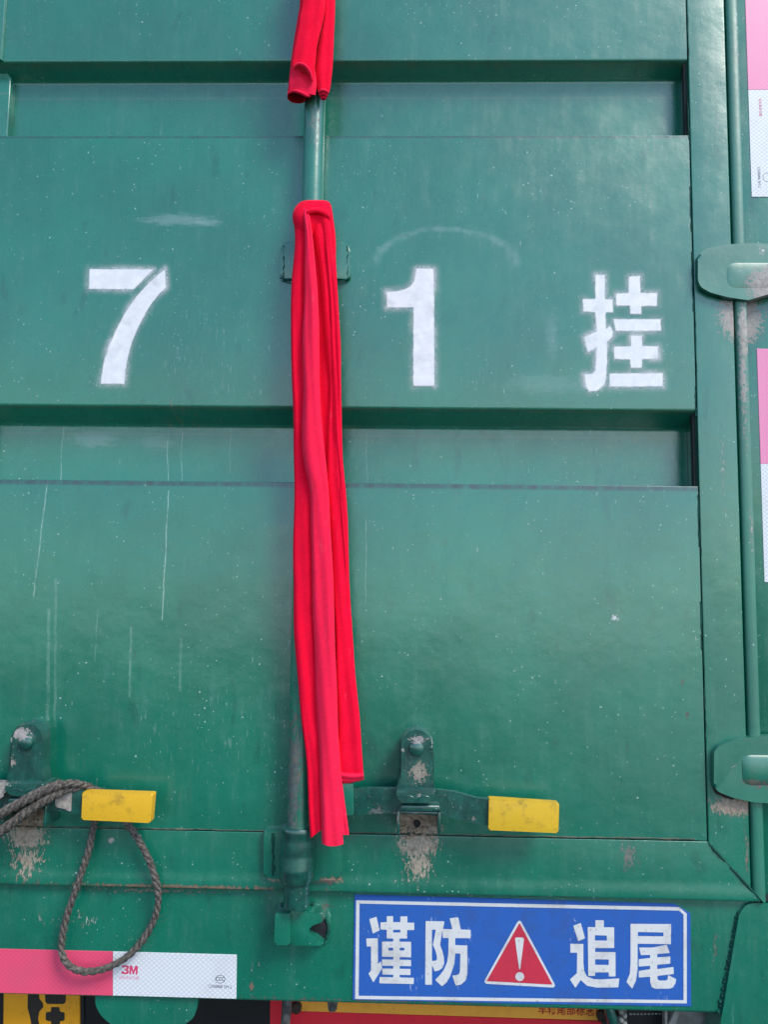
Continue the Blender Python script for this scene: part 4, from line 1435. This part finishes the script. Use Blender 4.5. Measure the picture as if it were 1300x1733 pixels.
obj('knot_wrap', ribbon([(338.5, 520, 548, -38, 18), (341, 510, 556, -43, 22), (346, 503.5, 560, -45, 24), (354, 498, 562, -46.5, 25), (364, 495.5, 563.5, -47, 25), (374, 496, 564, -46, 24), (384, 498.5, 564, -44, 20), (398, 499, 565.5, -40, 14)], 40, p=3.0, seed=51), MAT['cloth'], lc)
obj('knot_wrap', band([(512, 366, -47, 3, 6), (522, 359, -50.5, 4, 7), (534, 356, -52, 5, 8), (546, 358, -51.5, 5.5, 8), (555, 364, -49.5, 6, 8), (560, 376, -46, 5, 8), (564, 396, -44, 3, 6)], 40), MAT['cloth'], lc)
obj('cloth_fold', ribbon([(356, 504, 558, -36, 12), (420, 503, 562, -36, 12), (600, 502, 570, -36, 10), (800, 506, 572, -34, 9), (1000, 508, 580, -33, 7)], 40, seed=41), MAT['cloth'], lc)

uc = empty('red_cloth', P(530, 175, -45), 'short red cloth hanging in at the top of the lock rod with rolled ends', 'cloth', 'red cloths on the lock rod')


def open_roll(rows, n=50, m=36, th=1.6, seed=0, slant=None):
    """hollow rolled tail, open at the lower end: rows (y, left, right, y_front, depth)."""
    rng = random.Random(seed)
    s = spline(rows, n)
    bm = bmesh.new()
    out, inn = [], []
    ph = [rng.uniform(0, 6) for _ in range(4)]
    for i, (py, xl, xr, yf, dp) in enumerate(s):
        cx, hw = (xl + xr) / 2, (xr - xl) / 2
        ro, ri = [], []
        for k in range(m):
            a = 2 * math.pi * k / m
            wob = 1 + .03 * math.sin(3 * a + py / 40 + ph[0]) + .02 * math.sin(2 * a + py / 17 + ph[1])
            ca, sa = math.cos(a), math.sin(a)
            ex = math.copysign(abs(ca) ** .8, ca)
            ey = math.copysign(abs(sa) ** .8, sa)
            sl = (slant(ca, sa) if slant else 0) * max(0, (i - n + 12) / 11)
            yy = yf + dp / 2 - dp / 2 * ey * wob
            ro.append(bm.verts.new(P(cx + hw * ex, py + sl, yy)))
            ri.append(bm.verts.new(P(cx + (hw - th * 1.2) * ex, py + sl - .4, yf + dp / 2 - (dp / 2 - th) * ey * wob)))
        out.append(ro)
        inn.append(ri)
    for i in range(n - 1):
        for k in range(m):
            k2 = (k + 1) % m
            bm.faces.new((out[i][k], out[i][k2], out[i + 1][k2], out[i + 1][k]))
            bm.faces.new((inn[i][k], inn[i + 1][k], inn[i + 1][k2], inn[i][k2]))
    for k in range(m):
        k2 = (k + 1) % m
        bm.faces.new((out[-1][k], out[-1][k2], inn[-1][k2], inn[-1][k]))
    return bm


obj('cloth_fold', open_roll([(-90, 509, 545, -46, 22), (0, 507.5, 544, -46, 22), (30, 503.5, 541, -46, 22), (70, 497, 536, -46, 22), (110, 491.5, 531, -46, 22), (140, 488, 526, -46, 22), (158, 486, 517, -46, 21)], seed=4, slant=lambda c, s: 8 - 9 * s + 2 * c), MAT['cloth'], uc)
# outer lap of the left roll ending in a curled arch
lap = [(-90, 512, 552, -53, 10), (0, 511, 551, -53, 10), (30, 507, 548, -54, 10), (70, 501, 538, -55, 10), (95, 496, 533, -55, 10), (108, 494, 530, -55, 9)]
obj('cloth_fold', ribbon(lap, 50, p=3.5, seed=8, tip=lambda u: 12 - 17 * (1 - (2 * u - .8) ** 2) + 14 * u), MAT['cloth'], uc)
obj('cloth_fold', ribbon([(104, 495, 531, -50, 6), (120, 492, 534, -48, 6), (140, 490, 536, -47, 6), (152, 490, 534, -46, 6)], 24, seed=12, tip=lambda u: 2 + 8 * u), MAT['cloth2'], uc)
bm = bmesh.new()
sp_ = spline([(495.5, 117, -57), (501, 110, -59), (510, 108.5, -60), (519, 114, -59), (525, 123, -57), (528, 134, -54)], 30)
add_tube(bm, [P(a, b, c) for a, b, c in sp_], [.0012 + .0010 * math.sin(math.pi * k / 29) for k in range(30)], 10)
sp_ = spline([(487, 158, -47), (497, 154, -50), (508, 156.5, -50), (520, 162, -46), (528, 161, -40)], 30)
add_tube(bm, [P(a, b, c) for a, b, c in sp_], [.0013 + .0009 * math.sin(math.pi * k / 29) for k in range(30)], 10)
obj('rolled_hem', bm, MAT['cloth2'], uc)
# right tail rolled tight
obj('cloth_fold', ribbon([(-90, 546, 567.5, -48, 20), (0, 547, 567.5, -48, 20), (30, 545, 567.3, -48, 20), (60, 540, 566, -48, 20), (90, 536, 564.3, -48, 19), (120, 534.5, 562, -48, 18), (150, 536, 558.5, -47, 17), (156, 538, 557, -46, 15)], 50, p=3, seed=11), MAT['cloth'], uc)
bm = bmesh.new()
for dy, w, y in ((157, 9, -43), (161.5, 7.4, -41), (166, 5, -39)):
    c = P(547.5, dy, y)
    prof_ = [((w - 1.4) * PXM, c.z + 3 * PXM), (w * PXM, c.z + 1.2 * PXM), (w * PXM, c.z - 1 * PXM), ((w - 1.6) * PXM, c.z - 2.4 * PXM)]
    add_lathe_z(bm, c.x, c.y, prof_, 20)
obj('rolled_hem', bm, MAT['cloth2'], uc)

# ------------------------------------------------------------------ rope looped over the left handle
ctl = [(-60, 1412, -46), (0, 1378, -50), (30, 1361, -53), (62, 1344, -54), (90, 1331, -52), (115, 1325.5, -46), (136, 1327, -34), (153, 1333, -22), (163, 1352, -11), (162, 1384, -9), (157, 1402, -10), (150, 1438, -12), (140, 1470, -12), (127, 1508, -12), (117, 1536, -10),
       (108, 1568, -7), (103.5, 1598, -5), (105, 1616, -5), (114, 1632, -6), (128, 1641, -7), (145, 1644.5, -7), (165, 1642.5, -7), (186, 1636, -7), (208, 1624, -7), (228, 1607, -6), (246, 1584, -5), (259, 1560, -5), (266.5, 1535, -6), (267.5, 1510, -9), (262, 1484, -11),
       (252, 1456, -12), (240, 1432, -12), (227, 1411, -11), (214, 1392, -10), (206, 1375, -9), (192, 1354, -10), (172, 1340, -14), (148, 1334, -22), (124, 1334, -36), (100, 1340, -46), (76, 1354, -50), (50, 1371, -50), (24, 1390, -48), (0, 1407, -46), (-60, 1448, -44)]
pth = [P(a, b, c) for a, b, c in spline(ctl, 900)]
ro = empty('rope', P(150, 1644, -6), 'frayed grey brown rope looped over the amber latch handle and hanging down', 'rope')
RR = .0039
tan = [(pth[min(i + 1, 899)] - pth[max(i - 1, 0)]).normalized() for i in range(900)]
nv = Vector((0, 1, 0))
fr_ = []
arc = [0.0]
for i in range(900):
    nv = (nv - tan[i] * nv.dot(tan[i])).normalized()
    fr_.append((nv.copy(), tan[i].cross(nv)))
    if i:
        arc.append(arc[-1] + (pth[i] - pth[i - 1]).length)
for sdx in range(3):
    bm = bmesh.new()
    pts, rr = [], []
    for i in range(0, 900, 2):
        a = -2 * math.pi * arc[i] / .030 + sdx * 2 * math.pi / 3
        fat = 1.0
        if i < 130 or i > 760:
            fat = 1.42
        w = RR * fat * .52 * (1 + .06 * math.sin(i * .21 + sdx))
        pts.append(pth[i] + (fr_[i][0] * math.cos(a) + fr_[i][1] * math.sin(a)) * w)
        rr.append(RR * fat * .56 * (1 + .07 * math.sin(i * .33 + 2 * sdx) + random.uniform(-.03, .03)))
    add_tube(bm, pts, rr, 8)
    obj('rope_strand', bm, MAT['rope'], ro)
bm = bmesh.new()
for k in range(260):
    i = random.randrange(4, 895)
    a = random.uniform(0, 6.283)
    d = fr_[i][0] * math.cos(a) + fr_[i][1] * math.sin(a)
    p = pth[i] + d * RR * .9
    L = random.choice((.004, .006, .008, .014)) * random.uniform(.6, 1.3)
    dirn = (d * random.uniform(.3, 1) + tan[i] * random.choice((-1, 1)) * random.uniform(.5, 1.5)).normalized()
    sag = Vector((random.uniform(-.3, .3), random.uniform(-.2, .1), random.uniform(-.5, .2)))
    pts = [p + dirn * L * t + sag * L * t * t for t in (0, .35, .7, 1)]
    add_tube(bm, pts, [.00014, .00013, .0001, .00007], 4)
o = obj('rope_fibre', bm, MAT['rope'], ro)
o['kind'] = 'stuff'
